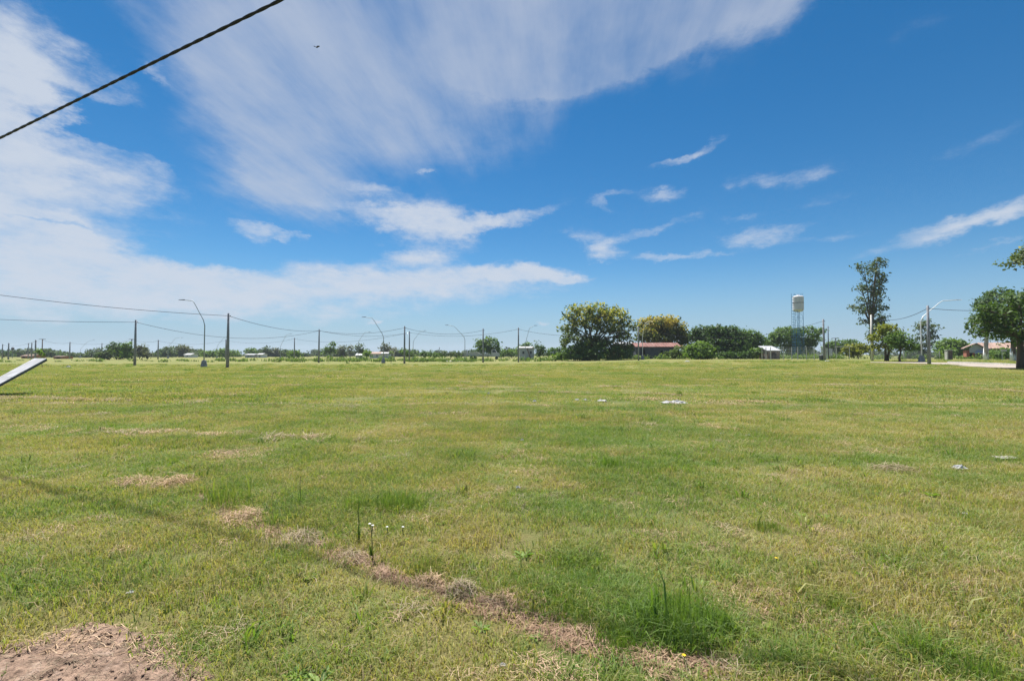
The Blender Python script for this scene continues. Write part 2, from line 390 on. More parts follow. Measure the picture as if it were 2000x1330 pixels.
# ================================================================== ground sheet, bare soil, road
def sgrid(n, k, half, centre):
    u = np.linspace(-1, 1, n); return centre + half * np.sinh(k * u) / math.sinh(k)
gx, gy = sgrid(271, 8.2, 2000, 0), sgrid(271, 8.2, 2000, 7.0)
X, Y = np.meshgrid(gx, gy); Z = height(X, Y); nx, ny = len(gx), len(gy)
vs = np.stack([X, Y, Z], -1).reshape(-1, 3)
i, j = np.meshgrid(np.arange(nx - 1), np.arange(ny - 1)); a = (j * nx + i).ravel()
me = npmesh('ground', vs, np.stack([a, a + 1, a + nx + 1, a + nx], 1).ravel(), np.arange(len(a)) * 4)
me.polygons.foreach_set('use_smooth', [True] * len(me.polygons))
tag(link('ground', me, M['ground']), kind='structure')

def in_poly(x, y, poly):
    x = np.asarray(x, float); y = np.asarray(y, float); ins = np.zeros(x.shape, bool); n = len(poly)
    for q in range(n):
        (ax, ay), (bx, by) = poly[q], poly[(q + 1) % n]
        if ay == by: continue
        ins ^= ((ay > y) != (by > y)) & (x < (bx - ax) * (y - ay) / (by - ay) + ax)
    return ins
SOIL = [gflat(*p) for p in ((-260, 1330), (-120, 1285), (0, 1268), (70, 1246), (170, 1230), (260, 1243), (330, 1262), (362, 1290), (385, 1330), (400, 1420), (380, 1600), (-300, 1700))]
sx = [p[0] for p in SOIL]; sy = [p[1] for p in SOIL]
def soil_depth(x, y):
    """signed metres inside the bare patch"""
    d = seg_dist(x, y, SOIL + SOIL[:1]); s = np.where(in_poly(x, y, SOIL), d, -d)
    return s + .22 * (vnoise(x / .19, y / .17, 21) - .5) + .10 * (vnoise(x / .06, y / .06, 22) - .5)
ax_, ay_ = np.arange(min(sx) - .1, max(sx) + .1, .011), np.arange(max(min(sy), .9) - .1, max(sy) + .1, .011)
X, Y = np.meshgrid(ax_, ay_); sd = soil_depth(X, Y)
lump = .010 * (vnoise(X / .15, Y / .11, 31) - .5) + .016 * (vnoise(X / .05, Y / .045, 32) - .45) + .07 * np.maximum(vnoise(X / .035, Y / .03, 33) - .66, 0) + .009 * (vnoise(X / .02, Y / .02, 34) - .5)
Z = height(X, Y) + .006 + np.clip(sd, -.1, .05) * .08 + lump * sstep(-.02, .06, sd)
Z = np.where(sd < -.06, height(X, Y) - .05, Z); nx, ny = X.shape[1], X.shape[0]
i, j = np.meshgrid(np.arange(nx - 1), np.arange(ny - 1)); a = (j * nx + i).ravel()
keep = (sd.ravel()[a] > -.08); a = a[keep]
me = npmesh('bare_soil', np.stack([X, Y, Z], -1).reshape(-1, 3), np.stack([a, a + 1, a + nx + 1, a + nx], 1).ravel(), np.arange(len(a)) * 4)
tag(link('bare_soil', me, M['soil']), kind='structure')

near_e = [(1700, 708.5), (1760, 709.6), (1810, 711), (1850, 712.2), (1880, 715.5), (1940, 718.5), (2000, 720.5), (2120, 725)]
far_e = [(1700, 707.6), (1760, 708.0), (1810, 708.4), (1850, 708.8), (1880, 709.8), (1940, 712.0), (2000, 715.0), (2120, 720)]
ne = [ground(*p) for p in near_e]; fe = [ground(*p) for p in far_e]
ROAD = [(p.x, p.y) for p in ne] + [(p.x, p.y) for p in reversed(fe)]
mb = MB()
for q in range(len(ne) - 1):
    for r in range(6):
        u0, u1 = r / 6, (r + 1) / 6
        P = lambda s, u: ne[s].lerp(fe[s], u)
        c4 = [P(q, u0), P(q + 1, u0), P(q + 1, u1), P(q, u1)]
        mb.quad(*[(p.x, p.y, float(height(p.x, p.y)) + .05) for p in c4])
tag(mb.build('dirt_road', M['road']), kind='structure')
mb = MB()
for q in range(3, len(fe) - 1):
    a_, b_ = fe[q], fe[q + 1]; n_ = Vector((-(b_ - a_).y, (b_ - a_).x, 0)).normalized() * .25
    za, zb = float(height(a_.x, a_.y)), float(height(b_.x, b_.y))
    mb.prism([(a_.x, a_.y, za - .1), (b_.x, b_.y, zb - .1), (b_.x + n_.x, b_.y + n_.y, zb - .1), (a_.x + n_.x, a_.y + n_.y, za - .1)],
             [(a_.x, a_.y, za + .2), (b_.x, b_.y, zb + .2), (b_.x + n_.x, b_.y + n_.y, zb + .2), (a_.x + n_.x, a_.y + n_.y, za + .2)])
tag(mb.build('kerb', M['pale_concrete']), kind='structure')
p = base(890, 108); mb = MB().box((p.x, p.y, p.z + .05), (5.2, 3.4, .16)); mb.box((p.x - 1.2, p.y + .2, p.z + .15), (2.2, 2.0, .06))
tag(mb.build('concrete_slab', M['pale_concrete']), 'long low pale concrete slab lying on the grass at far edge of field', 'slab')

# ================================================================== grass (stuff, instanced tufts)
def blades(rg, n, spread, h0, h1, w0, w1, lean=.6, dry=.3, flat=0.0, up=.15):
    """n curved blades as one numpy mesh: 5 vertices, a quad and a triangle each"""
    r = spread * np.sqrt(rg.random(n)); th = rg.random(n) * 2 * np.pi
    bx, by = r * np.cos(th), r * np.sin(th); h = h0 + (h1 - h0) * rg.random(n) ** 1.3; w = w0 + (w1 - w0) * rg.random(n)
    la = rg.random(n) * 2 * np.pi; lm = lean * (rg.random(n) * .9 + up) * h
    lx, ly = np.cos(la) * lm, np.sin(la) * lm; fa = rg.random(n) * 2 * np.pi; wx, wy = np.cos(fa) * w / 2, np.sin(fa) * w / 2
    hz = h * (1 - flat)
    v = np.zeros((n, 5, 3))
    v[:, 0] = np.stack([bx - wx, by - wy, np.full(n, -.01)], 1); v[:, 1] = np.stack([bx + wx, by + wy, np.full(n, -.01)], 1)
    v[:, 2] = np.stack([bx + lx * .35 + wx * .8, by + ly * .35 + wy * .8, hz * .6], 1); v[:, 3] = np.stack([bx + lx * .35 - wx * .8, by + ly * .35 - wy * .8, hz * .6], 1)
    v[:, 4] = np.stack([bx + lx * 1.1, by + ly * 1.1, hz * (.92 - .3 * rg.random(n) * lean)], 1)
    t = np.zeros((n, 5, 4)); t[:, :, 0] = rg.random(n)[:, None]; t[:, :, 1] = (rg.random(n) < dry)[:, None]; t[:, :, 3] = 1
    k = np.arange(n)[:, None] * 5; loops = (k + np.array([[0, 1, 2, 3, 3, 2, 4]])).ravel(); st = (np.arange(n)[:, None] * 7 + np.array([[0, 4]])).ravel()
    return v.reshape(-1, 3), loops, st, t.reshape(-1, 4)
def straw_strands(rg, n, spread, l0, l1, w, hgt, stretch=1.0):
    """loose straws lying every way: thin bent strips of two quads"""
    r = spread * np.sqrt(rg.random(n)); th = rg.random(n) * 2 * np.pi; c = np.stack([r * np.cos(th) * stretch, r * np.sin(th), hgt * rg.random(n) * np.clip(1.1 - r / spread, .1, 1)], 1)
    a = rg.random(n) * 2 * np.pi; l = l0 + (l1 - l0) * rg.random(n); up = (rg.random(n) - .35) * .7
    d = np.stack([np.cos(a), np.sin(a), up], 1) * l[:, None] / 2; s = np.stack([-np.sin(a), np.cos(a), np.zeros(n)], 1) * w / 2
    bow = np.zeros((n, 3)); bow[:, 2] = (rg.random(n)) * l * .18; bow += (rg.random((n, 3)) - .5) * l[:, None] * .2
    v = np.zeros((n, 6, 3)); v[:, 0] = c - d - s; v[:, 1] = c - d + s; v[:, 2] = c + bow + s; v[:, 3] = c + bow - s; v[:, 4] = c + d + s * .6; v[:, 5] = c + d - s * .6
    v[:, :, 2] = np.maximum(v[:, :, 2], .002)
    t = np.zeros((n, 6, 4)); t[:, :, 0] = rg.random(n)[:, None]; t[:, :, 3] = 1
    k = np.arange(n)[:, None] * 6; loops = (k + np.array([[0, 1, 2, 3, 3, 2, 4, 5]])).ravel(); st = np.arange(n * 2) * 4
    return v.reshape(-1, 3), loops, st, t.reshape(-1, 4)
def source(name, parts, mat, coll):
    me = npmesh(name, *parts); me.materials.append(mat); o = bpy.data.objects.new(name, me); coll.objects.link(o); return o
def scatter(name, pts, scl, rot, idx, coll, n_src):
    """one object whose points carry instances of the tufts in coll (geometry nodes)"""
    me = bpy.data.meshes.new(name); me.vertices.add(len(pts)); me.vertices.foreach_set('co', np.ascontiguousarray(pts, np.float32).ravel())
    for nm, ty, arr, f in (('scl', 'FLOAT_VECTOR', scl, 'vector'), ('rot', 'FLOAT_VECTOR', rot, 'vector')):
        at = me.attributes.new(nm, ty, 'POINT'); at.data.foreach_set(f, np.ascontiguousarray(arr, np.float32).ravel())
    at = me.attributes.new('idx', 'INT', 'POINT'); at.data.foreach_set('value', np.ascontiguousarray(idx, np.int32))
    o = bpy.data.objects.new(name, me); C.link(o)
    g = bpy.data.node_groups.new(name, 'GeometryNodeTree'); g.interface.new_socket('Geometry', in_out='INPUT', socket_type='NodeSocketGeometry'); g.interface.new_socket('Geometry', in_out='OUTPUT', socket_type='NodeSocketGeometry')
    gi, go = g.nodes.new('NodeGroupInput'), g.nodes.new('NodeGroupOutput'); ci = g.nodes.new('GeometryNodeCollectionInfo')
    ci.inputs['Collection'].default_value = coll; ci.inputs['Separate Children'].default_value = True; ci.inputs['Reset Children'].default_value = True
    ip = g.nodes.new('GeometryNodeInstanceOnPoints'); ip.inputs['Pick Instance'].default_value = True
    def na(nm, ty):
        n = g.nodes.new('GeometryNodeInputNamedAttribute'); n.data_type = ty; n.inputs['Name'].default_value = nm; return n.outputs['Attribute']
    g.links.new(gi.outputs[0], ip.inputs['Points']); g.links.new(ci.outputs[0], ip.inputs['Instance']); g.links.new(na('idx', 'INT'), ip.inputs['Instance Index'])
    er = g.nodes.new('FunctionNodeEulerToRotation'); g.links.new(na('rot', 'FLOAT_VECTOR'), er.inputs[0]); g.links.new(er.outputs[0], ip.inputs['Rotation'])
    g.links.new(na('scl', 'FLOAT_VECTOR'), ip.inputs['Scale']); g.links.new(ip.outputs[0], go.inputs[0])
    md = o.modifiers.new('scatter', 'NODES'); md.node_group = g
    return o
rg = np.random.default_rng(5)
near_c = bpy.data.collections.new('near_tufts')
for q in range(10): source('tuft%02d' % q, blades(rg, 62, .13, .018, .075, .0026, .0062, 1.2, .33, up=.35), M['grass'], near_c)
mid_c = bpy.data.collections.new('mid_tufts')
for q in range(8): source('patch%02d' % q, blades(rg, 420, .95, .035, .085, .008, .018, 1.0, .30, up=.3), M['grass'], mid_c)
lush_c = bpy.data.collections.new('lush_tufts')
for q in range(6): source('lush%02d' % q, blades(rg, 40, .12, .035, .105, .0026, .0055, 1.0, .18, up=.3), M['lush'], lush_c)

def spread(n, y0, y1, wide=1.75, pad=2.5):
    """even points over the ground the camera can see, and a margin each side"""
    y = np.sqrt(rg.random(n) * (y1 ** 2 - y0 ** 2) + y0 ** 2); x = (rg.random(n) * 2 - 1) * (wide * y + pad); return x, y
def straw_mask(x, y):
    s = np.exp(-(seg_dist(x, y, TRAIL) / .145) ** 4) * sstep(.15, .42, vnoise(x / .3, y / .3, 51) + .12) * (1 - .35 * sstep(3.4, 4.2, y))
    return s
LUSH = [(1330, 1215, 170, 60), (1215, 1245, 80, 35), (780, 975, 110, 24), (690, 985, 70, 45), (440, 955, 75, 45), (850, 1105, 70, 26), (1080, 1150, 210, 38), (1800, 1270, 150, 60),
        (1600, 1310, 160, 45), (1250, 1180, 110, 40), (330, 860, 70, 10), (1900, 940, 70, 14), (1620, 1180, 80, 30), (1950, 1020, 60, 25), (600, 985, 80, 40), (1130, 1085, 60, 25), (900, 890, 70, 16), (1180, 945, 60, 14)]
LUSHG = []
for px, py, rx, ry in LUSH:
    c0 = gflat(px, py); e = gflat(px + rx, py); f1 = gflat(px, py - ry); f2 = gflat(px, py + ry); LUSHG.append((c0[0], c0[1], e[0] - c0[0], abs(f1[1] - f2[1]) / 2))
def lush_mask(x, y):
    m_ = np.zeros(np.shape(x))
    for cx, cy, rx, ry in LUSHG: m_ = np.maximum(m_, np.exp(-(((x - cx) / rx) ** 2 + ((y - cy) / ry) ** 2)))
    return m_
def place(name, x, y, s, sz, coll, n_src, tilt=.10):
    n = len(x); pts = np.stack([x, y, height(x, y)], 1); rot = np.stack([(rg.random(n) - .5) * tilt * 2, (rg.random(n) - .5) * tilt * 2, rg.random(n) * 2 * np.pi], 1)
    return scatter(name, pts, np.stack([s, s, sz], 1), rot, rg.integers(0, n_src, n), coll, n_src)
x, y = spread(72000, .9, 15.5)
keep = rg.random(len(x)) < (1 - .35 * sstep(5, 13, y))
ok = keep & (soil_depth(x, y) < rg.random(len(x)) * .05 - .03) & (rg.random(len(x)) > 1.0 * straw_mask(x, y)) & (rg.random(len(x)) > .55 * sstep(.60, .75, vnoise(x / .8, y / .5, 61)))
x, y = x[ok], y[ok]; s = (.85 + .5 * rg.random(len(x))) * (1 + .35 * sstep(5, 14, y)); hz = s * (.65 + .75 * vnoise(x / 1.1, y / 1.1, 62)) * (1 + .2 * lush_mask(x, y))
tag(place('short_grass', x, y, s, hz, near_c, 10), 'short mown grass in the foreground, green mixed with straw', 'grass', kind='stuff')
x, y = spread(12000, .9, 16); ok = (rg.random(len(x)) < lush_mask(x, y) ** 1.3 * .6) & (soil_depth(x, y) < -.05) & (rg.random(len(x)) > straw_mask(x, y)); x, y = x[ok], y[ok]
# thicker sampling inside the lush spots
X2, Y2 = [], []
for cx, cy, rx, ry in LUSHG:
    n = int(min(420, 30 + 190 * rx * ry * math.pi)); X2.append(cx + rg.normal(0, .5, n) * rx); Y2.append(cy + rg.normal(0, .5, n) * ry)
x = np.concatenate([x] + X2); y = np.concatenate([y] + Y2); ok = (straw_mask(x, y) < .45) & (y > .9); x, y = x[ok], y[ok]
s = .75 + .5 * rg.random(len(x)); tag(place('long_grass', x, y, s, s * (.55 + .6 * lush_mask(x, y)), lush_c, 6), 'longer fresh green grass growing in patches of the foreground', 'grass', kind='stuff')
x, y = spread(18000, 12.5, 80, 1.75, 6)
ok = (rg.random(len(x)) < 1 - .75 * sstep(40, 80, y)) & ~in_poly(x, y, ROAD); x, y = x[ok], y[ok]
s = .8 + .6 * rg.random(len(x)); hz = s * (.55 + .7 * vnoise(x / 5, y / 3.2, 63)) * (1 - .3 * sstep(30, 80, y))
tag(place('field_grass', x, y, s, hz, mid_c, 8, .03), 'mown grass covering the wide field behind the foreground', 'grass', kind='stuff')

# dry straw along the worn trail and in thin drifts
def merge(parts):
    vs, ls, ss, ts = [], [], [], []; nv = nl = 0
    for v, l, s_, t_ in parts:
        vs.append(v); ls.append(l + nv); ss.append(s_ + nl); ts.append(t_); nv += len(v); nl += len(l)
    return np.concatenate(vs), np.concatenate(ls), np.concatenate(ss), np.concatenate(ts)
parts = []
for (ax, ay), (bx, by) in zip(TRAIL[:-1], TRAIL[1:]):
    L = math.hypot(bx - ax, by - ay)
    for q in range(int(L / (.016 if ay < 3.75 else .026))):
        u = random.random(); cx, cy = ax + (bx - ax) * u + random.gauss(0, .058 if ay < 3.75 else .04), ay + (by - ay) * u + random.gauss(0, .058 if ay < 3.75 else .04)
        if random.random() > .35 + .65 * float(straw_mask(np.array([cx]), np.array([cy]))[0]): continue
        v, l, s_, t_ = straw_strands(rg, 34, .09, .03, .13, .0030, .045); v[:, 0] += cx; v[:, 1] += cy; v[:, 2] += height(v[:, 0], v[:, 1]) + .004; parts.append((v, l, s_, t_))
tag(link('trail_straw', npmesh('trail_straw', *merge(parts)), M['trail_straw']), 'reddish brown dry straw lining the narrow worn trail', 'straw', kind='stuff'); parts = []
for px, py, rx, ry, n in ((120, 1250, 90, 8, 7), (330, 1270, 30, 10, 4), (60, 828, 70, 12, 50), (20, 818, 40, 8, 24), (1320, 880, 120, 12, 18), (1560, 866, 170, 4, 46), (1690, 880, 90, 4, 22),
                          (450, 888, 70, 6, 30), (500, 905, 60, 5, 20), (1500, 1160, 45, 18, 16), (1440, 1185, 40, 12, 10), (990, 885, 70, 10, 26), (1040, 925, 30, 10, 10), (845, 962, 30, 6, 12), (1170, 880, 60, 8, 20),
                          (1640, 1215, 35, 14, 8), (1060, 1310, 60, 18, 10), (1280, 780, 70, 2.5, 30), (760, 805, 120, 3, 40), (900, 808, 120, 3, 40), (1440, 785, 100, 2.5, 30), (640, 735, 170, 3, 40), (250, 745, 110, 2.5, 30), (450, 770, 90, 3, 30), (1480, 815, 60, 2, 20)):
    for q in range(n):
        c0 = gflat(px + random.gauss(0, .5) * rx, py + random.gauss(0, .5) * ry); far = c0[1]
        v, l, s_, t_ = straw_strands(rg, 26, .10 + .02 * far, .03, .08 + .006 * far, .0024 + .0006 * far, .015 + .002 * far, 1.6); v[:, 0] += c0[0]; v[:, 1] += c0[1]; v[:, 2] += height(v[:, 0], v[:, 1]) + .01; parts.append((v, l, s_, t_))
tag(link('dry_straw', npmesh('dry_straw', *merge(parts)), M['straw']), 'loose pale brown dry straw strewn in thin drifts over the grass', 'straw', kind='stuff')

# weeds, dead thatch and dry stems mixed into the turf; clods and twigs on the bare soil
def rosette(rg, n, r):
    a = np.arange(n) * 2.4 + rg.random(n) * .4; l = r * (.6 + .5 * rg.random(n)); w = l * .30; u = np.stack([np.cos(a), np.sin(a), np.zeros(n)], 1); s_ = np.stack([-np.sin(a), np.cos(a), np.zeros(n)], 1)
    z = np.array([0, 0, 1.0]); lift = (.25 + .5 * rg.random(n))[:, None]
    v = np.zeros((n, 6, 3)); v[:, 0] = u * .004; v[:, 1] = u * l[:, None] * .5 + s_ * w[:, None] * .5 + z * l[:, None] * lift * .5; v[:, 5] = u * l[:, None] * .5 - s_ * w[:, None] * .5 + z * l[:, None] * lift * .5
    v[:, 2] = u * l[:, None] * .8 + s_ * w[:, None] * .35 + z * l[:, None] * lift * .6; v[:, 4] = u * l[:, None] * .8 - s_ * w[:, None] * .35 + z * l[:, None] * lift * .6; v[:, 3] = u * l[:, None] + z * l[:, None] * lift * .5
    t = np.zeros((n, 6, 4)); t[:, :, 0] = rg.random(n)[:, None]; t[:, :, 3] = 1; k = np.arange(n)[:, None] * 6
    return v.reshape(-1, 3), (k + np.array([[0, 1, 2, 3, 3, 4, 5, 0]])).ravel(), np.arange(n * 2) * 4, t.reshape(-1, 4)
weed_leaf = leaf_mat('turf_weed_leaves', (.085, .165, .030), (.20, .30, .055))
weed_c = bpy.data.collections.new('turf_weeds')
for q in range(5): source('rosette%02d' % q, rosette(rg, 9 + q, .05 + .008 * q), weed_leaf, weed_c)
for q in range(3): source('runner%02d' % q, blades(rg, 14, .05, .06, .15, .008, .014, .9, .1, up=.4), M['lush'], weed_c)
x, y = spread(3500, 1.2, 15); ok = (vnoise(x / 1.6, y / 1.6, 71) > .45) & (soil_depth(x, y) < -.08); x, y = x[ok], y[ok]; s = .6 + .8 * rg.random(len(x))
tag(place('turf_weeds', x, y, s, s, weed_c, 8, .2), 'small broad leaved weeds mixed into the mown grass', 'weeds', kind='stuff')
dead_c = bpy.data.collections.new('dead_thatch')
for q in range(5): source('thatch%02d' % q, straw_strands(rg, 30, .10, .03, .11, .0030, .035), M['straw'], dead_c)
for q in range(3): source('greythatch%02d' % q, straw_strands(rg, 34, .11, .03, .12, .0032, .03), M['greystraw'], dead_c)
for q in range(3): source('drystem%02d' % q, blades(rg, 7, .07, .08, .19, .0022, .0034, .5, 1.0, up=.1), M['straw'], dead_c)
x, y = spread(7000, 1.2, 15.5); ok = (vnoise(x / 1.3, y / .9, 72) + .35 * vnoise(x / .4, y / .4, 73) > .68) & (soil_depth(x, y) < -.04); x, y = x[ok], y[ok]; s = (.6 + .7 * rg.random(len(x))) * (1 + .4 * sstep(6, 14, y)); o = place('dead_thatch', x, y, s, s * 1.1, dead_c, 11, .15)
o.location.z = .012; tag(o, 'dead brown clippings and dry stems lying in the mown grass', 'clippings', kind='stuff')
x = rg.uniform(min(sx), max(sx), 9000); y = rg.uniform(1.0, max(sy), 9000); d = soil_depth(x, y); ok = (d > 0) & (rg.random(9000) < .35 * vnoise(x / .12, y / .12, 81) + .5 * (d < .08)); x, y = x[ok], y[ok]; n = len(x); r_ = .003 + .011 * rg.random(n) ** 3
oc = np.array([[1, 0, 0], [0, 1, 0], [-1, 0, 0], [0, -1, 0], [0, 0, 1], [0, 0, -1]], float); v = oc[None] * (.6 + .8 * rg.random((n, 6, 1))) * r_[:, None, None] * np.array([1, 1, .7]); v[:, :, 0] += x[:, None]; v[:, :, 1] += y[:, None]; v[:, :, 2] += (height(x, y) + .012 + r_ * .3)[:, None]
fc_ = np.array([0, 1, 4, 1, 2, 4, 2, 3, 4, 3, 0, 4, 1, 0, 5, 2, 1, 5, 3, 2, 5, 0, 3, 5]); loops = (np.arange(n)[:, None] * 6 + fc_[None]).ravel()
tag(link('soil_clods', npmesh('soil_clods', v.reshape(-1, 3), loops, np.arange(n * 8) * 3), M['soil']), 'loose crumbs of dry earth on the bare soil patch', 'soil crumbs', kind='stuff')
parts = []
for q in range(70):
    px_, py_ = random.uniform(-40, 380), random.uniform(1235, 1335); c0 = gflat(px_, py_)
    if float(soil_depth(np.array([c0[0]]), np.array([c0[1]]))[0]) < -.02: continue
    v, l, s_, t_ = straw_strands(rg, 7, .07, .02, .075, .0022, .012); t_[:, 0] *= .6; v[:, 0] += c0[0]; v[:, 1] += c0[1]; v[:, 2] += height(v[:, 0], v[:, 1]) + .014; parts.append((v, l, s_, t_))
tag(link('dead_twigs', npmesh('dead_twigs', *merge(parts)), M['greystraw']), 'dark dead roots and twigs on the bare soil patch', 'twigs', kind='stuff')

# coarser clumps, flattened rows and old cuttings out in the field
clump_c = bpy.data.collections.new('field_clumps')
for q in range(4): source('clump%02d' % q, blades(rg, 70, .24, .05, .15, .010, .018, .9, .15, up=.3), M['lush'], clump_c)
for q in range(3): source('darkclump%02d' % q, blades(rg, 60, .20, .05, .13, .010, .018, .9, .1, up=.3), M['dense'], clump_c)
for q in range(3): source('paleclump%02d' % q, blades(rg, 50, .26, .05, .15, .008, .015, .9, .85, up=.3), M['grass'], clump_c)
x, y = spread(5200, 9, 78); ok = (vnoise(x / 6, y / 2.2, 91) * .6 + vnoise(x / 1.2, y / .9, 92) * .5 > .57) & ~in_poly(x, y, ROAD); x, y = x[ok], y[ok]; s = (.5 + .9 * rg.random(len(x)) ** 2) * (1 + .5 * sstep(20, 60, y))
tag(place('field_clumps', x, y, s, s * 1.15, clump_c, 10, .1), 'uneven coarser clumps of grass missed by the mower across the field', 'grass', kind='stuff')
row_c = bpy.data.collections.new('old_cuttings')
for q in range(4): source('cuttings%02d' % q, straw_strands(rg, 60, .30, .08, .30, .012, .07, 1.8), M['greystraw'], row_c)
for q in range(2): source('palecuttings%02d' % q, straw_strands(rg, 60, .30, .08, .30, .012, .06, 1.8), M['straw'], row_c)
X3, Y3 = [], []
for q in range(70):                                                    # broken rows left by the rake
    yc = 9 + 46 * rg.random() ** 1.3; xc = (rg.random() * 2 - 1) * 1.15 * yc; L_ = rg.uniform(1.5, 9); n = int(L_ * rg.uniform(1.5, 4)); u = rg.random(n) - .5
    X3.append(xc + u * L_); Y3.append(yc - .22 * u * L_ + rg.normal(0, .12, n))
x, y = np.concatenate(X3), np.concatenate(Y3); ok = ~in_poly(x, y, ROAD); x, y = x[ok], y[ok]; s = .35 + .55 * rg.random(len(x)); o = place('old_cuttings', x, y, s, s, row_c, 6, .05)
o.location.z = .03; tag(o, 'broken rows of old grey brown cuttings across the field', 'clippings', kind='stuff')

# ================================================================== trees
def tubes_tree(pathlist):
    mb = MB()
    for path, rad in pathlist: mb.tube(path, rad, 7, cap=True)
    return mb
def leaf_cards(rg, pos, nrm, size, aspect=1.7, droop=.35):
    """one bent diamond leaf spray (two triangles) at every position"""
    n = len(pos); a = rg.normal(0, 1, (n, 3)) * .75 + nrm; a /= np.linalg.norm(a, axis=1)[:, None] + 1e-9
    u = np.cross(a, rg.normal(0, 1, (n, 3))); u /= np.linalg.norm(u, axis=1)[:, None] + 1e-9; w = np.cross(a, u)
    s = size * (.55 + .9 * rg.random(n))[:, None]
    v = np.zeros((n, 4, 3)); v[:, 0] = pos - u * s * aspect / 2; v[:, 1] = pos + w * s / 2 + a * s * .12; v[:, 2] = pos + u * s * aspect / 2 - np.array([0, 0, droop]) * s; v[:, 3] = pos - w * s / 2 + a * s * .12
    return v.reshape(-1, 3), np.arange(n * 4), np.arange(n) * 4
def crown_points(rg, lobes, per_m2, clump, leaves, squash=.7, gap=.35, under=.35):
    """lobes = (centre, radii); sprays sit in clumps on and under the surface of every lobe"""
    P, Nn, Hh = [], [], []
    for c, r in lobes:
        area = 4 * math.pi * ((r[0] * r[1]) ** 1.6 / 3 + (r[0] * r[2]) ** 1.6 / 3 + (r[1] * r[2]) ** 1.6 / 3) ** (1 / 1.6)
        k = max(6, int(area * per_m2)); d = rg.normal(0, 1, (k, 3)); d /= np.linalg.norm(d, axis=1)[:, None]
        low = d[:, 2] < -.25; d = d[~low | (rg.random(k) < under)]; k = len(d)
        keep = vnoise(d[:, 0] * 2.2 + c[0], d[:, 1] * 2.2 + d[:, 2] * 3.1 + c[2], int(abs(c[0] * 7)) % 97) > gap * rg.random(k)
        d = d[keep]; k = len(d)
        rad = 1.0 - .55 * rg.random(k) ** 2.2 + .10 * rg.normal(0, 1, k)
        cc = np.asarray(c) + d * np.asarray(r) * rad[:, None]
        m_ = max(3, leaves); q = np.repeat(cc, m_, 0) + rg.normal(0, 1, (k * m_, 3)) * np.array([clump, clump, clump * squash])
        P.append(q); Nn.append(np.repeat(d * .8 + np.array([0, 0, .7]), m_, 0)); Hh.append(np.repeat(d[:, 2], m_))
    return np.concatenate(P), np.concatenate(Nn), np.concatenate(Hh)
def lobes_px(rg, lobes, Y, thick=.8, jitter=.30):
    """lobes given where the photo shows them -> ellipsoids standing at distance Y, spread in depth"""
    out = []; w = F / Y
    span = (max(l[0] + l[2] for l in lobes) - min(l[0] - l[2] for l in lobes)) / w
    for l in lobes:
        c = pt(l[0], l[1], Y); rx, rz = l[2] / w, l[3] / w; ry = thick * (rx + rz) / 2 * 1.15
        off = (rg.random() - .5) * jitter * span if len(lobes) > 1 else 0
        out.append(((c.x, c.y + off, c.z), (rx, max(ry, .4), rz)))
    return out
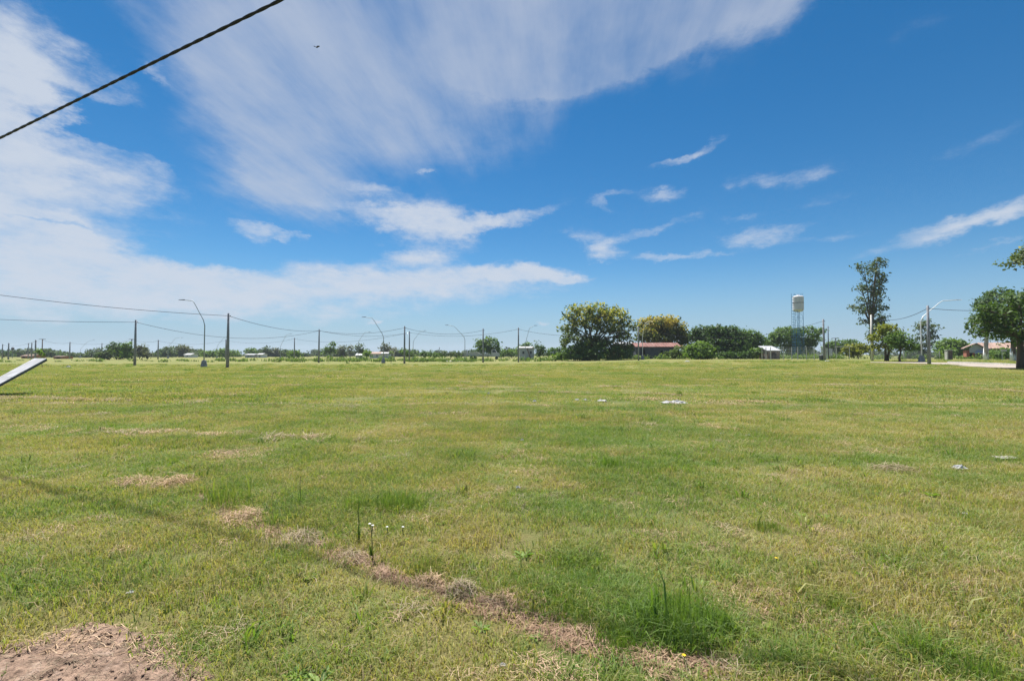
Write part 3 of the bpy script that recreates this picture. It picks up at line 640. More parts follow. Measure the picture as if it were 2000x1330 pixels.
def tree(name, label, cat, Y, foot_px, lobes, mat, leaf=.32, per_m2=1.6, clump=.42, leaves=14, trunk=.28, bark='bark', fork=.4, group=None, flower=0.0, seed=1,
         gap=.35, under=.35, thick=.8, jitter=.3, paint=0.0, aspect=1.7, limbs=True, stems=1, squash=.7):
    rg = np.random.default_rng(seed); b0 = base(foot_px, Y); root = thing(name, label, cat, b0, group)
    L = lobes_px(rg, lobes, Y, thick, jitter); top = max(c[2] + r[2] for c, r in L); low = min(c[2] - r[2] for c, r in L)
    rel = lambda p: (p[0] - b0.x, p[1] - b0.y, p[2] - b0.z)
    if trunk:
        paths = []; H = top - b0.z; cx = sum(c[0] * r[0] for c, r in L) / sum(r[0] for c, r in L); cy = sum(c[1] for c, r in L) / len(L)
        for s in range(stems):
            ox = (s - (stems - 1) / 2) * trunk * 2.2
            fz = max(.25 * H, min((low - b0.z) * .9 + .15 * H, fork * H)); j = lambda k: rg.normal(0, k)
            pth = [(ox, 0, -.15), (ox + j(.05) * trunk, j(.05), fz * .35), (ox * 1.3 + (cx - b0.x) * .15 + j(.1), (cy - b0.y) * .15 + j(.1), fz * .7), (ox * 1.5 + (cx - b0.x) * .35, (cy - b0.y) * .35, fz)]
            paths.append((pth, [trunk * 1.25, trunk, trunk * .85, trunk * .72])); end = Vector(pth[-1])
            if limbs:
                for c, r in L:
                    e = Vector(rel((c[0], c[1], c[2] + r[2] * .25))); mid_ = end.lerp(e, .5) + Vector((j(.25), j(.25), .12 * (e - end).length))
                    if e.z < end.z * .6: continue
                    paths.append(([end - Vector((0, 0, .1)), mid_, e], [trunk * .55, trunk * .32, trunk * .1]))
                    for q in range(2):
                        d = Vector((j(1), j(1), abs(j(.7)))).normalized(); e2 = Vector(rel(c)) + Vector((d.x * r[0], d.y * r[1], d.z * r[2])) * .85
                        paths.append(([mid_.lerp(e, .4), mid_.lerp(e2, .6) + Vector((0, 0, .1)), e2], [trunk * .24, trunk * .15, trunk * .05]))
        tubes_tree(paths).build('trunk', M[bark], root, True)
        if paint:
            MB().tube([(0, 0, -.1), (0, 0, paint * .5), ((cx - b0.x) * .05, 0, paint)], [trunk * 1.27 + .02, trunk * 1.1 + .02, trunk * .98 + .02], 14).build('whitewash_band', M['whitewash'], root, True)
    P, Nn, Hh = crown_points(rg, L, per_m2, clump, leaves, squash, gap, under)
    P = P - np.array([b0.x, b0.y, b0.z]); P = P[P[:, 2] > .05] if True else P
    Nn, Hh = Nn[:len(P)], Hh[:len(P)]
    v, l, s_ = leaf_cards(rg, P, Nn, leaf, aspect); n = len(P)
    tt = np.zeros((n, 4, 4)); tt[:, :, 0] = np.clip(rg.random(n) * .8 + .25 * vnoise(P[:, 0] * .8, P[:, 1] * .8 + P[:, 2] * 1.3, seed), 0, 1)[:, None]
    if flower:
        zrel = (P[:, 2] - (low - b0.z)) / (top - low); pr = flower * sstep(.35, .95, zrel) * (.35 + 1.1 * sstep(.3, .7, vnoise(P[:, 0] * .45, P[:, 2] * .6 + P[:, 1] * .3, seed + 3)))
        tt[:, :, 1] = (rg.random(n) < pr)[:, None]
    link('crown', npmesh('crown', v, l, s_, tt.reshape(-1, 4)), mat, root)
    return root
LM = {
    'olive': leaf_mat('olive_leaves', (.040, .075, .016), (.140, .180, .040), (.40, .37, .050)),
    'orange': leaf_mat('olive_leaves_orange_bloom', (.045, .075, .016), (.140, .165, .036), (.40, .325, .052)),
    'roadside': leaf_mat('roadside_tree_leaves', (.032, .068, .018), (.105, .170, .042)),
    'dark': leaf_mat('dark_leaves', (.024, .056, .016), (.085, .150, .040)),
    'mid': leaf_mat('green_leaves', (.044, .095, .022), (.140, .230, .050)),
    'bright': leaf_mat('bright_green_leaves', (.060, .120, .020), (.170, .270, .050)),
    'yellow': leaf_mat('yellow_green_leaves', (.090, .125, .016), (.270, .280, .035)),
    'euca': leaf_mat('grey_green_leaves', (.036, .062, .030), (.115, .160, .070)),
    'far': leaf_mat('far_green_leaves', (.032, .060, .024), (.088, .130, .046)),
    'grey': leaf_mat('greyish_leaves', (.060, .072, .052), (.150, .165, .115)),
    'weed': leaf_mat('weed_leaves', (.055, .110, .022), (.190, .270, .065)),
    'flame': leaf_mat('leaves_orange_flowers', (.050, .090, .020), (.130, .190, .045), (.55, .17, .03)),
}
tree('flowering_tree', 'large spreading tree with yellow blossom on top, leftmost of the big trees', 'tree', 104, 1145,
     [(1130, 622, 32, 26), (1165, 613, 38, 20), (1200, 620, 30, 20), (1222, 640, 20, 22), (1112, 645, 18, 26), (1150, 640, 26, 18), (1190, 648, 24, 18), (1218, 662, 18, 16), (1120, 668, 20, 18, ), (1150, 676, 28, 20), (1185, 676, 26, 18), (1215, 682, 22, 14)],
     LM['olive'], .34, 1.25, .45, 13, .38, flower=.55, seed=3, gap=.75, stems=2, fork=.42)
tree('flowering_tree', 'rounded tree full of orange yellow blossom behind the long red roofed shed', 'tree', 120, 1300,
     [(1275, 640, 26, 20), (1305, 636, 30, 18), (1330, 652, 20, 18), (1262, 660, 18, 20), (1298, 660, 34, 20), (1340, 668, 14, 16)],
     LM['orange'], .36, 1.7, .45, 13, .35, flower=.85, seed=4, gap=.4)
tree('shade_tree', 'broad dark green tree right of the orange blossom tree', 'tree', 112, 1405,
     [(1378, 656, 24, 20), (1408, 652, 30, 16), (1430, 660, 24, 20), (1390, 678, 32, 20), (1425, 682, 28, 18)], LM['dark'], .34, 2.0, .42, 13, .35, seed=5, gap=.25, under=.6)
tree('shade_tree', 'lighter green tree leaning out from behind the broad dark tree', 'tree', 118, 1462,
     [(1460, 656, 22, 12), (1478, 668, 14, 14), (1455, 676, 24, 16), (1474, 688, 12, 10)], LM['mid'], .34, 1.8, .42, 13, .28, seed=6, gap=.4, under=.5)
tree('shrub', 'round bright green bush in front of the broad dark tree', 'bush', 96, 1368,
     [(1368, 682, 26, 13), (1352, 688, 14, 10), (1384, 688, 14, 11), (1368, 694, 28, 9)], LM['bright'], .26, 2.6, .28, 14, .12, seed=7, gap=.2, under=.7)
tree('shrub', 'small bush with a few orange flowers beside the long shed', 'bush', 104, 1325,
     [(1328, 686, 16, 11), (1342, 692, 10, 8), (1310, 693, 12, 8)], LM['flame'], .26, 2.4, .28, 12, .10, seed=8, flower=.10, under=.7)
tree('umbrella_tree', 'umbrella shaped green tree behind the water tower', 'tree', 142, 1560,
     [(1545, 648, 30, 9), (1575, 650, 28, 10), (1522, 660, 18, 9), (1596, 664, 14, 9), (1545, 666, 30, 11), (1575, 672, 26, 13), (1555, 686, 34, 12)], LM['mid'], .36, 1.7, .42, 13, .32, seed=9, gap=.6)
tree('eucalyptus_tree', 'tall slender eucalyptus with ragged open crown rising above everything', 'tree', 112, 1703,
     [(1690, 522, 13, 10), (1712, 518, 10, 13), (1716, 503, 4, 8), (1703, 540, 17, 12), (1722, 545, 8, 10), (1680, 565, 14, 8), (1706, 565, 16, 13), (1720, 580, 11, 12), (1695, 585, 15, 9), (1676, 598, 12, 6), (1690, 606, 16, 9), (1712, 606, 14, 14), (1722, 622, 11, 12), (1682, 627, 10, 4), (1706, 632, 16, 12), (1712, 650, 12, 12)],
     LM['euca'], .34, 1.3, .44, 12, .36, seed=10, gap=1.0, under=.6, thick=.9, fork=.5, jitter=.12)
tree('small_tree', 'rounded olive green tree on a split trunk under the tall eucalyptus', 'tree', 70, 1731,
     [(1732, 648, 20, 15), (1722, 664, 15, 15), (1745, 664, 16, 16), (1734, 676, 22, 12)], LM['yellow'], .22, 2.6, .26, 13, .16, seed=12, gap=.3, stems=2, under=.55)
tree('small_tree', 'small green tree with thin dark trunk by the bend of the road', 'tree', 66, 1757,
     [(1760, 660, 20, 11), (1775, 668, 14, 12), (1748, 668, 14, 11), (1762, 676, 20, 10), (1783, 680, 8, 8)], LM['mid'], .21, 2.6, .26, 13, .13, seed=13, gap=.4, under=.5)
tree('sparse_tree', 'thin open crowned tree behind the right hand lamp post', 'tree', 118, 1815,
     [(1812, 634, 14, 10), (1825, 645, 12, 10), (1800, 642, 9, 8), (1815, 660, 17, 11), (1830, 660, 7, 5), (1808, 678, 14, 12)], LM['euca'], .34, 1.3, .42, 12, .22, seed=14, gap=.9)
tree('shrub', 'low yellow green bush behind the pale gate bar', 'bush', 104, 1676,
     [(1674, 684, 22, 10), (1690, 682, 12, 10), (1662, 690, 12, 7)], LM['yellow'], .28, 2.4, .3, 13, .12, seed=15, under=.6)
for k_, (lob, D_, px_, mt_, lb) in enumerate((
    ([(1640, 676, 26, 12), (1622, 682, 14, 9), (1660, 674, 16, 8)], 150, 1640, 'mid', 'green tree mass seen past the leaning roadside pole'),
    ([(1850, 680, 16, 16), (1868, 676, 18, 14), (1884, 682, 14, 14), (1840, 690, 14, 12)], 125, 1862, 'bright', 'airy bright green trees clump left of the brick house'),
    ([(1795, 692, 18, 12), (1776, 694, 14, 9)], 120, 1790, 'dark', 'dark low bush between the road and the lamp post'),
    ([(1508, 674, 12, 10), (1498, 684, 9, 9)], 150, 1505, 'mid', 'small green tree showing above the little white roofed shed'))):
    tree('background_tree', lb, 'tree', D_, px_, lob, LM[mt_], .36, 1.9, .42, 12, .2, seed=20 + k_, gap=.4, under=.6)
for k_, (lob, D_, px_, mt_, lb) in enumerate((
    ([(1120, 688, 18, 12), (1140, 682, 16, 16), (1132, 694, 26, 8)], 100, 1128, 'mid', 'green thicket under the left half of the yellow blossom tree'),
    ([(1170, 686, 18, 14), (1160, 694, 20, 8)], 99, 1166, 'mid', 'light green bush at the foot of the yellow blossom tree trunk'),
    ([(1200, 688, 18, 11), (1222, 692, 14, 8)], 101, 1208, 'mid', 'green thicket under the right half of the yellow blossom tree'),
    ([(1105, 694, 14, 7), (1088, 696, 10, 5)], 101, 1098, 'bright', 'low bright bush left of the green thicket under the blossom tree'),
    ([(1420, 694, 20, 7), (1446, 695, 18, 6)], 100, 1432, 'dark', 'dark undergrowth at the foot of the broad dark tree'),
    ([(1476, 690, 16, 9), (1460, 696, 14, 5)], 100, 1470, 'mid', 'green undergrowth between the broad dark tree and the small shed'))):
    tree('undergrowth_bush', lb, 'bush', D_, px_, lob, LM[mt_], .28, 2.4, .3, 12, .08, seed=50 + k_, gap=.3, under=.7)
tree('roadside_tree', 'big dense green tree with dark trunk at the right edge of the photo', 'tree', 46, 1993,
     [(1945, 612, 32, 30), (1985, 598, 36, 30), (2030, 600, 40, 36), (1925, 632, 26, 22), (1965, 635, 34, 24), (2005, 640, 36, 26), (1915, 608, 16, 16), (1940, 652, 24, 10), (2050, 640, 40, 30), (1922, 650, 14, 10), (1990, 660, 26, 12), (2030, 668, 30, 14)],
     LM['roadside'], .20, 2.5, .30, 14, .30, seed=30, gap=.75, under=.7, fork=.45)
tree('tall_tree', 'tall tree mostly outside the frame whose branch enters at the right edge', 'tree', 62, 2085,
     [(2000, 512, 20, 12), (1982, 520, 14, 7), (2030, 500, 34, 24), (2080, 470, 60, 40), (2110, 530, 50, 40), (2060, 545, 34, 22)], LM['olive'], .24, 1.7, .34, 13, .42, seed=31, gap=.7, flower=.15, fork=.6)
tree('whitewashed_tree', 'tall pale trunk painted white low down in front of the brick house door', 'tree', 88, 1925,
     [(1925, 600, 22, 20), (1950, 585, 26, 20), (1918, 628, 18, 14), (1950, 622, 24, 18)], LM['dark'], .30, 1.7, .38, 12, .33, bark='pale_bark', seed=32, paint=2.3, gap=.5, fork=.62)
tree('whitewashed_tree', 'brown trunk with a white painted foot nearest to the right edge tree', 'tree', 72, 1978,
     [(1978, 610, 24, 20), (2005, 600, 26, 22), (1965, 632, 20, 14)], LM['dark'], .27, 1.7, .34, 12, .30, bark='bark', seed=33, paint=2.0, gap=.5, fork=.6)
tree('shrub', 'dark leafy hedge in the shade of the brick house porch', 'hedge', 96, 1955,
     [(1945, 692, 16, 10), (1968, 690, 16, 9), (1990, 692, 18, 10), (2015, 690, 18, 11)], LM['mid'], .26, 2.6, .28, 12, .1, seed=34, under=.7)
# clump of shrubs on the left
tree('shrub', 'tall dark shrub, biggest of the left hand clump', 'bush', 150, 228, [(226, 684, 17, 14), (238, 690, 12, 9)], LM['dark'], .40, 1.7, .45, 12, .2, seed=40, under=.6)
tree('shrub', 'low dark shrub at the left end of the left hand clump', 'bush', 140, 203, [(206, 692, 13, 7), (196, 694, 8, 5)], LM['far'], .36, 2.0, .4, 12, .12, seed=41, under=.6)
tree('shrub', 'bright green shrub in the middle of the left hand clump', 'bush', 146, 250, [(250, 690, 12, 9), (248, 678, 8, 8)], LM['bright'], .36, 1.8, .4, 12, .14, seed=42, under=.6)
tree('shrub', 'brownish shrub at the right end of the left hand clump', 'bush', 144, 278, [(276, 684, 11, 9), (284, 692, 10, 7), (294, 695, 6, 5)], LM['grey'], .36, 1.6, .4, 12, .14, seed=43, gap=.5, under=.6)
# trees of the far line that can be told apart
far_spec = [
    (358, [(356, 681, 12, 6), (368, 682, 7, 4), (350, 690, 10, 6)], 'grey', 260, 'flat topped grey green tree left of the nearest curved lamp'),
    (328, [(330, 688, 12, 8), (322, 692, 8, 6)], 'far', 250, 'small dark tree right of the left hand shrub clump'),
    (405, [(400, 692, 14, 5), (418, 691, 12, 5)], 'bright', 240, 'low bright green trees behind the nearest curved lamp'),
    (440, [(436, 688, 10, 6), (452, 690, 8, 5)], 'bright', 230, 'bright round tree behind the nearest concrete pole'),
    (487, [(485, 687, 12, 6), (495, 690, 10, 6)], 'mid', 270, 'round green tree above a long white roof'),
    (521, [(521, 684, 7, 5), (525, 690, 7, 5)], 'far', 290, 'slim dark tree right of the white roofs'),
    (537, [(536, 685, 6, 4), (538, 691, 7, 5)], 'grey', 290, 'slim greyish tree left of the far lamp'),
    (583, [(584, 690, 9, 6), (572, 692, 8, 5)], 'bright', 200, 'bright green bush behind a thin far pole'),
    (645, [(645, 684, 10, 6), (636, 684, 7, 5), (648, 672, 6, 3)], 'mid', 200, 'green tree with a flat tuft on top right of a pole'),
    (667, [(666, 684, 8, 8), (672, 692, 8, 5)], 'grey', 220, 'grey leafless looking tree left of the low white hut'),
    (684, [(683, 683, 5, 7)], 'grey', 230, 'narrow grey tree just left of the far lamp'),
    (702, [(702, 682, 8, 9), (708, 690, 8, 6)], 'far', 210, 'dark tree behind the far lamp that points right'),
    (716, [(716, 690, 7, 6)], 'bright', 150, 'light green bush near the low white hut'),
    (755, [(753, 682, 8, 9), (760, 688, 7, 6)], 'grey', 210, 'grey brown tree behind the middle lamp post'),
    (795, [(790, 690, 8, 6), (802, 692, 10, 6)], 'mid', 150, 'dark green bush behind the paired poles'),
    (838, [(834, 692, 14, 5), (852, 693, 12, 4)], 'mid', 150, 'low green thicket left of the white truck'),
    (880, [(872, 692, 12, 5), (892, 693, 12, 4)], 'far', 150, 'low round thicket just left of the white truck'),
    (953, [(940, 672, 13, 11), (958, 672, 15, 12), (968, 684, 10, 9), (948, 684, 16, 9)], 'mid', 165, 'lone round tree behind the white truck'),
    (1000, [(995, 690, 14, 6), (982, 690, 8, 6)], 'mid', 190, 'low green bushes between the truck and the grey cabin'),
    (1030, [(1030, 676, 12, 5), (1012, 684, 6, 7)], 'mid', 165, 'green tree peeking over the grey cabin'),
    (1055, [(1052, 682, 11, 11), (1062, 690, 10, 7)], 'dark', 125, 'dark bush against the right side of the grey cabin'),
    (1082, [(1080, 688, 14, 8), (1096, 686, 10, 8)], 'mid', 122, 'mixed green bushes left of the yellow blossom tree'),
    (5, [(4, 690, 10, 6), (14, 693, 8, 4)], 'dark', 220, 'dark round tree at the left edge of the photo'),
    (118, [(117, 694, 10, 3.5)], 'mid', 260, 'low green tree beyond the orange hut'),
]
for k_, (px_, lob, mt_, D_, lb) in enumerate(far_spec):
    big_ = D_ / 150
    tree('distant_tree', lb, 'tree', D_, px_, lob, LM[mt_], .40 * big_, 1.25 / big_ ** 1.5, .5 * big_, 11, .14 * big_, seed=60 + k_, gap=.55, under=.6, group='trees of the far line')
# a bare tree with open branches
b0 = base(770, 190); root = thing('bare_tree', 'bare branching tree with hardly a leaf between the middle poles', 'tree', b0); rgt = np.random.default_rng(77); paths = [([(0, 0, -.1), (0, 0, 1.2)], [.26, .2])]
def branch(p, d, l, r, n):
    e = p + d * l; paths.append(([p, p.lerp(e, .5) + Vector(rgt.normal(0, .06 * l, 3)), e], [r, r * .8, r * .55]))
    if n: [branch(e, (d + Vector(rgt.normal(0, .55, 3)) + Vector((0, 0, .12))).normalized(), l * .74, r * .6, n - 1) for _ in range(3)]
branch(Vector((0, 0, 1.1)), Vector((.2, 0, 1)).normalized(), 1.5, .17, 3); branch(Vector((0, 0, 1.0)), Vector((-.7, 0, .9)).normalized(), 1.4, .15, 3)
tubes_tree(paths).build('branches', M['pale_bark'], root)
# the far wood that reads as one mass, all round the field
rgw = np.random.default_rng(91); parts = []
for k_ in range(550):
    an = rgw.uniform(-math.pi, math.pi) if k_ < 520 else rgw.uniform(-.85, .1); ahead = abs(an) < .95
    D_ = rgw.uniform(320, 470); c = Vector((math.sin(an) * D_, math.cos(an) * D_, 0)); r = rgw.uniform(3, 8); hgt = (1.2 + 5.2 * rgw.random() ** 2.2) * (.85 if an < .05 else 1.0)
    P, Nn, _ = crown_points(rgw, [((c.x, c.y, hgt * .5), (r, r, hgt * .62))], .22, .8, 8, under=.5)
    v, l, s_ = leaf_cards(rgw, P, Nn, 1.0); n = len(P); tt = np.zeros((n, 4, 4)); tt[:, :, 0] = (rgw.random(n) * .7 + .3 * rgw.random())[:, None]; parts.append((v, l, s_, tt.reshape(-1, 4)))
tag(link('far_wood', npmesh('far_wood', *merge(parts)), LM['far']), 'hazy line of distant trees along the horizon', 'wood', kind='stuff')
# weeds and tall grass along the far edge of the field
rgv = np.random.default_rng(92); parts = []
for k_ in range(900):
    px_ = rgv.uniform(-200, 2300); D_ = rgv.uniform(100, 128)
    if px_ > 1640: D_ = rgv.uniform(92, 118)
    p = base(px_, D_); dens = .35 + .65 * (560 < px_ < 930 or 1050 < px_ < 1330 or 1470 < px_ < 1640)
    if rgv.random() > dens * (1.0 if px_ > 430 else .35): continue
    hh = rgv.uniform(.5, 1.35) * (1.0 if px_ > 430 else .6)
    v, l, s_, t_ = blades(rgv, 26, .9, .4 * hh, hh, .07, .16, .55, 0); v += np.array([p.x, p.y, p.z]); parts.append((v, l, s_, t_))
    if rgv.random() < .5:
        n = 30; P = rgv.normal(0, 1, (n, 3)) * np.array([.6, .6, .25 * hh]) + np.array([p.x, p.y, p.z + .55 * hh]); v, l, s_ = leaf_cards(rgv, P, np.tile([0, 0, 1.0], (n, 1)), .26)
        tt = np.zeros((n, 4, 4)); tt[:, :, 0] = rgv.random(n)[:, None]; parts.append((v, l, s_, tt.reshape(-1, 4)))
v, l, s_, t_ = merge(parts); t_[:, 1] = 0
tag(link('weed_belt', npmesh('weed_belt', v, l, s_, t_), LM['weed']), 'belt of tall green weeds along the far edge of the field', 'weeds', kind='stuff')

# ================================================================== poles, lamps, cables
POLE_TOP = {}
def pole(key, px, Hpx_top, Y, label, name='concrete_pole', r0=.185, r1=.12, mat='concrete', cross=False, lean=0.0):
    b0 = base(px, Y); top = pt(px, Hpx_top, Y); H = top.z - b0.z; root = thing(name, label, 'pole', b0, 'poles round the field')
    MB().tube([(0, 0, -.3), (lean * .5, 0, H * .5), (lean, 0, H)], [r0, (r0 + r1) / 2, r1], 12).build('shaft', M[mat], root, True)
    mb = MB().tube([(lean - r1 - .02, 0, H - .34), (lean + r1 + .16, 0, H - .34)], .03, 6); mb.lathe([(.03, 0), (.06, .03), (.06, .1), (.035, .14)], 8, (lean + r1 + .13, 0, H - .42))
    mb.build('cable_bracket', M['dark_steel'], root)
    if cross: MB().box((lean, 0, H - .1), (2.1, .12, .12)).build('crossarm', M['brown_wall'], root)
    POLE_TOP[key] = Vector((b0.x + lean, b0.y, b0.z + H - .32)); return root
pole('a', 445, 612, 59.4, 'nearest grey concrete pole, standing just right of the lamp with a concrete footing', r0=.2)
pole('b', 264, 625, 69, 'grey concrete pole rising in front of the left hand shrub clump')
pole('c', 623, 643, 95, 'grey concrete pole in the left middle where two cables join')
pole('d', 790, 637, 86, 'nearer and taller of the two poles standing close together mid field', r0=.2)
pole('e', 799.5, 647, 108, 'farther of the two poles standing close together mid field')
pole('f', 943.5, 642, 95, 'grey pole in front of the white truck')
pole('g', 1012.5, 640, 96, 'grey pole at the left corner of the grey cabin')
pole('h', 1247, 637, 90, 'thin pole left of the white lamp in front of the red roofed shed', r0=.15, r1=.10)
pole('i', 1610, 623.5, 78, 'grey pole leaning slightly left beside the wire fence', lean=-.10)
pole('j', 1703, 615, 72, 'pale concrete pole in front of the tall eucalyptus', mat='pale_concrete')
pole('k', 1814, 597, 56, 'tall grey pole next to the right hand lamp post', r0=.19)
pole('l', 575, 660, 150, 'thin far pole behind the bright green bush left of centre', r0=.2, r1=.14)
pole('m', 441, 663, 160, 'thin far pole half hidden behind the nearest pole', r0=.2, r1=.14)
pole('n', 309, 664, 160, 'thin far pole right of the left hand shrub clump', r0=.22, r1=.16)
pole('o', 257, 662, 165, 'dark far pole just left of the pole before the shrub clump', r0=.22, r1=.16, cross=True)
pole('p', 199, 670, 200, 'faint far pole above the left end of the shrub clump', r0=.2, r1=.15)
pole('q', 136.5, 668, 170, 'far pole standing alone right of the tilted white board', r0=.22, r1=.16)
pole('r', 69.5, 664, 130, 'darkest far pole directly behind the tilted white board', r0=.22, r1=.16)
pole('s', 62, 669.5, 165, 'far pole left of the darkest pole behind the white board', r0=.2, r1=.15)
pole('t', 55.5, 670, 175, 'thinnest of the three poles clustered behind the white board', r0=.16, r1=.12)
pole('u', 82.5, 662, 150, 'far wooden pole with a crossarm above the tip of the white board', 'utility_pole', r0=.17, r1=.12, mat='brown_wall', cross=True)
pole('v', 17, 670, 150, 'far pole near the left edge, right one of a pair', r0=.22, r1=.16)
pole('w', 5, 672, 165, 'far pole at the left edge of the photo, left one of a pair', r0=.2, r1=.14)
pole('x', 1632, 660, 130, 'dark thin far pole right of the wire fence corner', r0=.12, r1=.09, mat='dark_steel', cross=True)
pole('y', 1618, 637, 98, 'thin dark pole with a lamp bracket just right of the leaning pole', r0=.10, r1=.08, mat='dark_steel')
pole('z', 858, 678, 190, 'tiny far pole above the thicket left of the white truck', r0=.16, r1=.12)
def lamp(px, Y, knee_py, elbow, head, label, mat='steel', foot=True, r=.062):
    """curved street lamp: straight shaft to the knee, slanting neck to the elbow, level arm to the head (photo pixels)"""
    b0 = base(px, Y); root = thing('street_lamp', label, 'street lamp', b0, 'curved street lamps')
    q = lambda a, c: pt(a, c, Y) - b0
    k, e, h = q(px, knee_py), q(*elbow), q(*head); path = [Vector((0, 0, .0)), Vector((0, 0, k.z * .5)), Vector((0, 0, k.z * .93))]
    for u in (.12, .3): path.append(Vector((0, 0, k.z)).lerp(e, u) + Vector((0, 0, .0)))
    path += [Vector((0, 0, k.z)).lerp(e, .6), Vector((0, 0, k.z)).lerp(e, .9), e + (h - e) * .08 + Vector((0, 0, .03)), e.lerp(h, .5), h]
    n = len(path); MB().tube(path, [r * 1.35, r * 1.2, r, r * .95] + [r * .72] * (n - 5) + [r * .55], 8).build('post', M[mat], root, True)
    s = 1 if h.x > e.x else -1; mb = MB()
    mb.prism([(h.x - s * .05, -.09, h.z - .04), (h.x - s * .05, .09, h.z - .04), (h.x - s * .05, .07, h.z + .07), (h.x - s * .05, -.07, h.z + .07)],
             [(h.x + s * .72, -.11, h.z - .02), (h.x + s * .72, .11, h.z - .02), (h.x + s * .72, .06, h.z + .05), (h.x + s * .72, -.06, h.z + .05)])
    mb.build('lamp_head', M['dark_steel' if mat == 'steel' else 'white_steel'], root)
    if foot: MB().lathe([(.42, -.2), (.42, .06), (.27, .85), (.22, .92)], 8).build('footing', M['concrete'], root)
lamp(399, 62, 630, (377.5, 588), (360, 586), 'nearest curved street lamp, arm pointing left, on a flared concrete footing')
lamp(749, 89, 656, (728, 622), (714, 619.5), 'curved street lamp with left pointing arm left of the paired poles')
lamp(908, 112, 660, (888, 638), (875, 635), 'curved street lamp with left pointing arm beside the concrete slab')
lamp(699.5, 147, 668, (712, 649.5), (720, 648.5), 'far curved lamp pointing right above the low white hut')
lamp(807, 137, 666, (821, 647.5), (828, 646), 'curved lamp pointing right just right of the paired poles')
lamp(1026, 116, 672, (1034, 641), (1044, 636), 'curved lamp pointing right in front of the grey cabin')
lamp(548, 162, 675, (559, 655), (566, 652), 'far curved lamp pointing right left of a thin far pole')
lamp(424, 180, 676, (436, 661), (442, 658), 'far curved lamp between the nearest lamp and nearest pole')
lamp(157, 225, 682, (170, 668), (182, 664), 'faint far lamp pointing right left of the shrub clump')
lamp(328.5, 193, 677, (343, 660.5), (354, 659.5), 'faint far lamp pointing right left of the nearest lamp')
lamp(1255, 102, 657, (1260, 631), (1269, 628), 'slim white curved lamp in front of the orange blossom tree', 'white_steel')
lamp(1799.5, 65, 622, (1839, 588), (1868, 586), 'white street lamp with long right pointing arm at the right hand side', 'white_steel', r=.068)
MB_ = None
def span(a, b, sag, label, r=.028, n=22):
    a, b = Vector(a), Vector(b); mid_ = a.lerp(b, .5); root = thing('overhead_cable', label, 'cable', (mid_.x, mid_.y, mid_.z - sag), 'overhead cables between the poles')
    path = [a.lerp(b, k / n) - Vector((0, 0, 4 * sag * (k / n) * (1 - k / n))) - root.location for k in range(n + 1)]
    MB().tube(path, r, 6).build('conductor', M['cable'], root, True)
T = POLE_TOP
span(pt(-220, 545, 50), T['a'], .55, 'upper left cable sagging from the frame edge to the nearest pole', .03)
span(pt(-200, 612, 64), T['b'], .35, 'lower left cable from the frame edge to the pole before the shrubs')
span(T['a'], T['c'], .75, 'cable dropping from the nearest pole to the left middle pole')
span(T['b'], T['c'], 2.0, 'long sagging cable from the pole before the shrubs to the left middle pole')
span(T['c'], T['d'], .85, 'cable from the left middle pole to the taller of the paired poles')
span(T['c'], T['e'], 1.0, 'lower cable from the left middle pole to the farther paired pole')
span(T['d'], T['f'], 1.0, 'cable from the taller paired pole to the pole before the truck')
span(T['e'], T['g'], 1.15, 'cable from the farther paired pole to the pole at the cabin')
span(T['g'], T['h'], 1.5, 'cable from the pole at the cabin towards the red roofed shed')
span(T['h'], T['i'], 2.5, 'long cable crossing before the dark trees to the leaning pole')
span(T['j'], T['k'], .9, 'cable from the pale pole to the tall pole by the right hand lamp')
span(T['k'], pt(2080, 590, 48), .55, 'cable from the tall right pole into the right edge tree')
span(T['m'], T['l'], 1.2, 'faint cable between two far poles left of centre', .025)
span(T['l'], T['e'], 1.6, 'faint cable from a far pole to the farther paired pole', .025)
span(T['n'], T['m'], 1.3, 'faint cable behind the nearest lamp', .025)
span(T['o'], T['n'], .6, 'faint cable above the shrub clump', .025)
span(T['q'], T['o'], 1.0, 'faint cable left of the shrub clump', .025)
span(T['u'], T['q'], .6, 'faint cable right of the crossarm pole', .025)
span(T['w'], T['r'], .8, 'faint cable behind the tilted white board', .025)
# the thick twisted cable overhead
h_ = 6.95
def deck_pt(px, py, z):
    d = ray(px, py); t_ = (z - HC) / d.z; return Vector((0, 0, HC)) + d * t_
A, B = deck_pt(0, 270, h_), deck_pt(550, 0, h_ + .52); d_ = (B - A); A2, B2 = A - d_ * 1.2, B + d_ * 1.3
ctr = A2.lerp(B2, .5); root = thing('twisted_cable', 'thick black twisted cable crossing the upper left sky close overhead', 'cable', ctr)
L = (B2 - A2).length; n = int(L / .035); ax = (B2 - A2).normalized(); u = ax.cross(Vector((0, 0, 1))).normalized(); w = ax.cross(u)
for s in range(2):
    path = []
    for k in range(n + 1):
        p = A2.lerp(B2, k / n); ph = 2 * math.pi * (k / n * L / .66) + s * math.pi; path.append(p + (u * math.cos(ph) + w * math.sin(ph)) * .0065 - ctr)
    MB().tube(path, .0205, 8).build('strand', M['cable'], root, True)
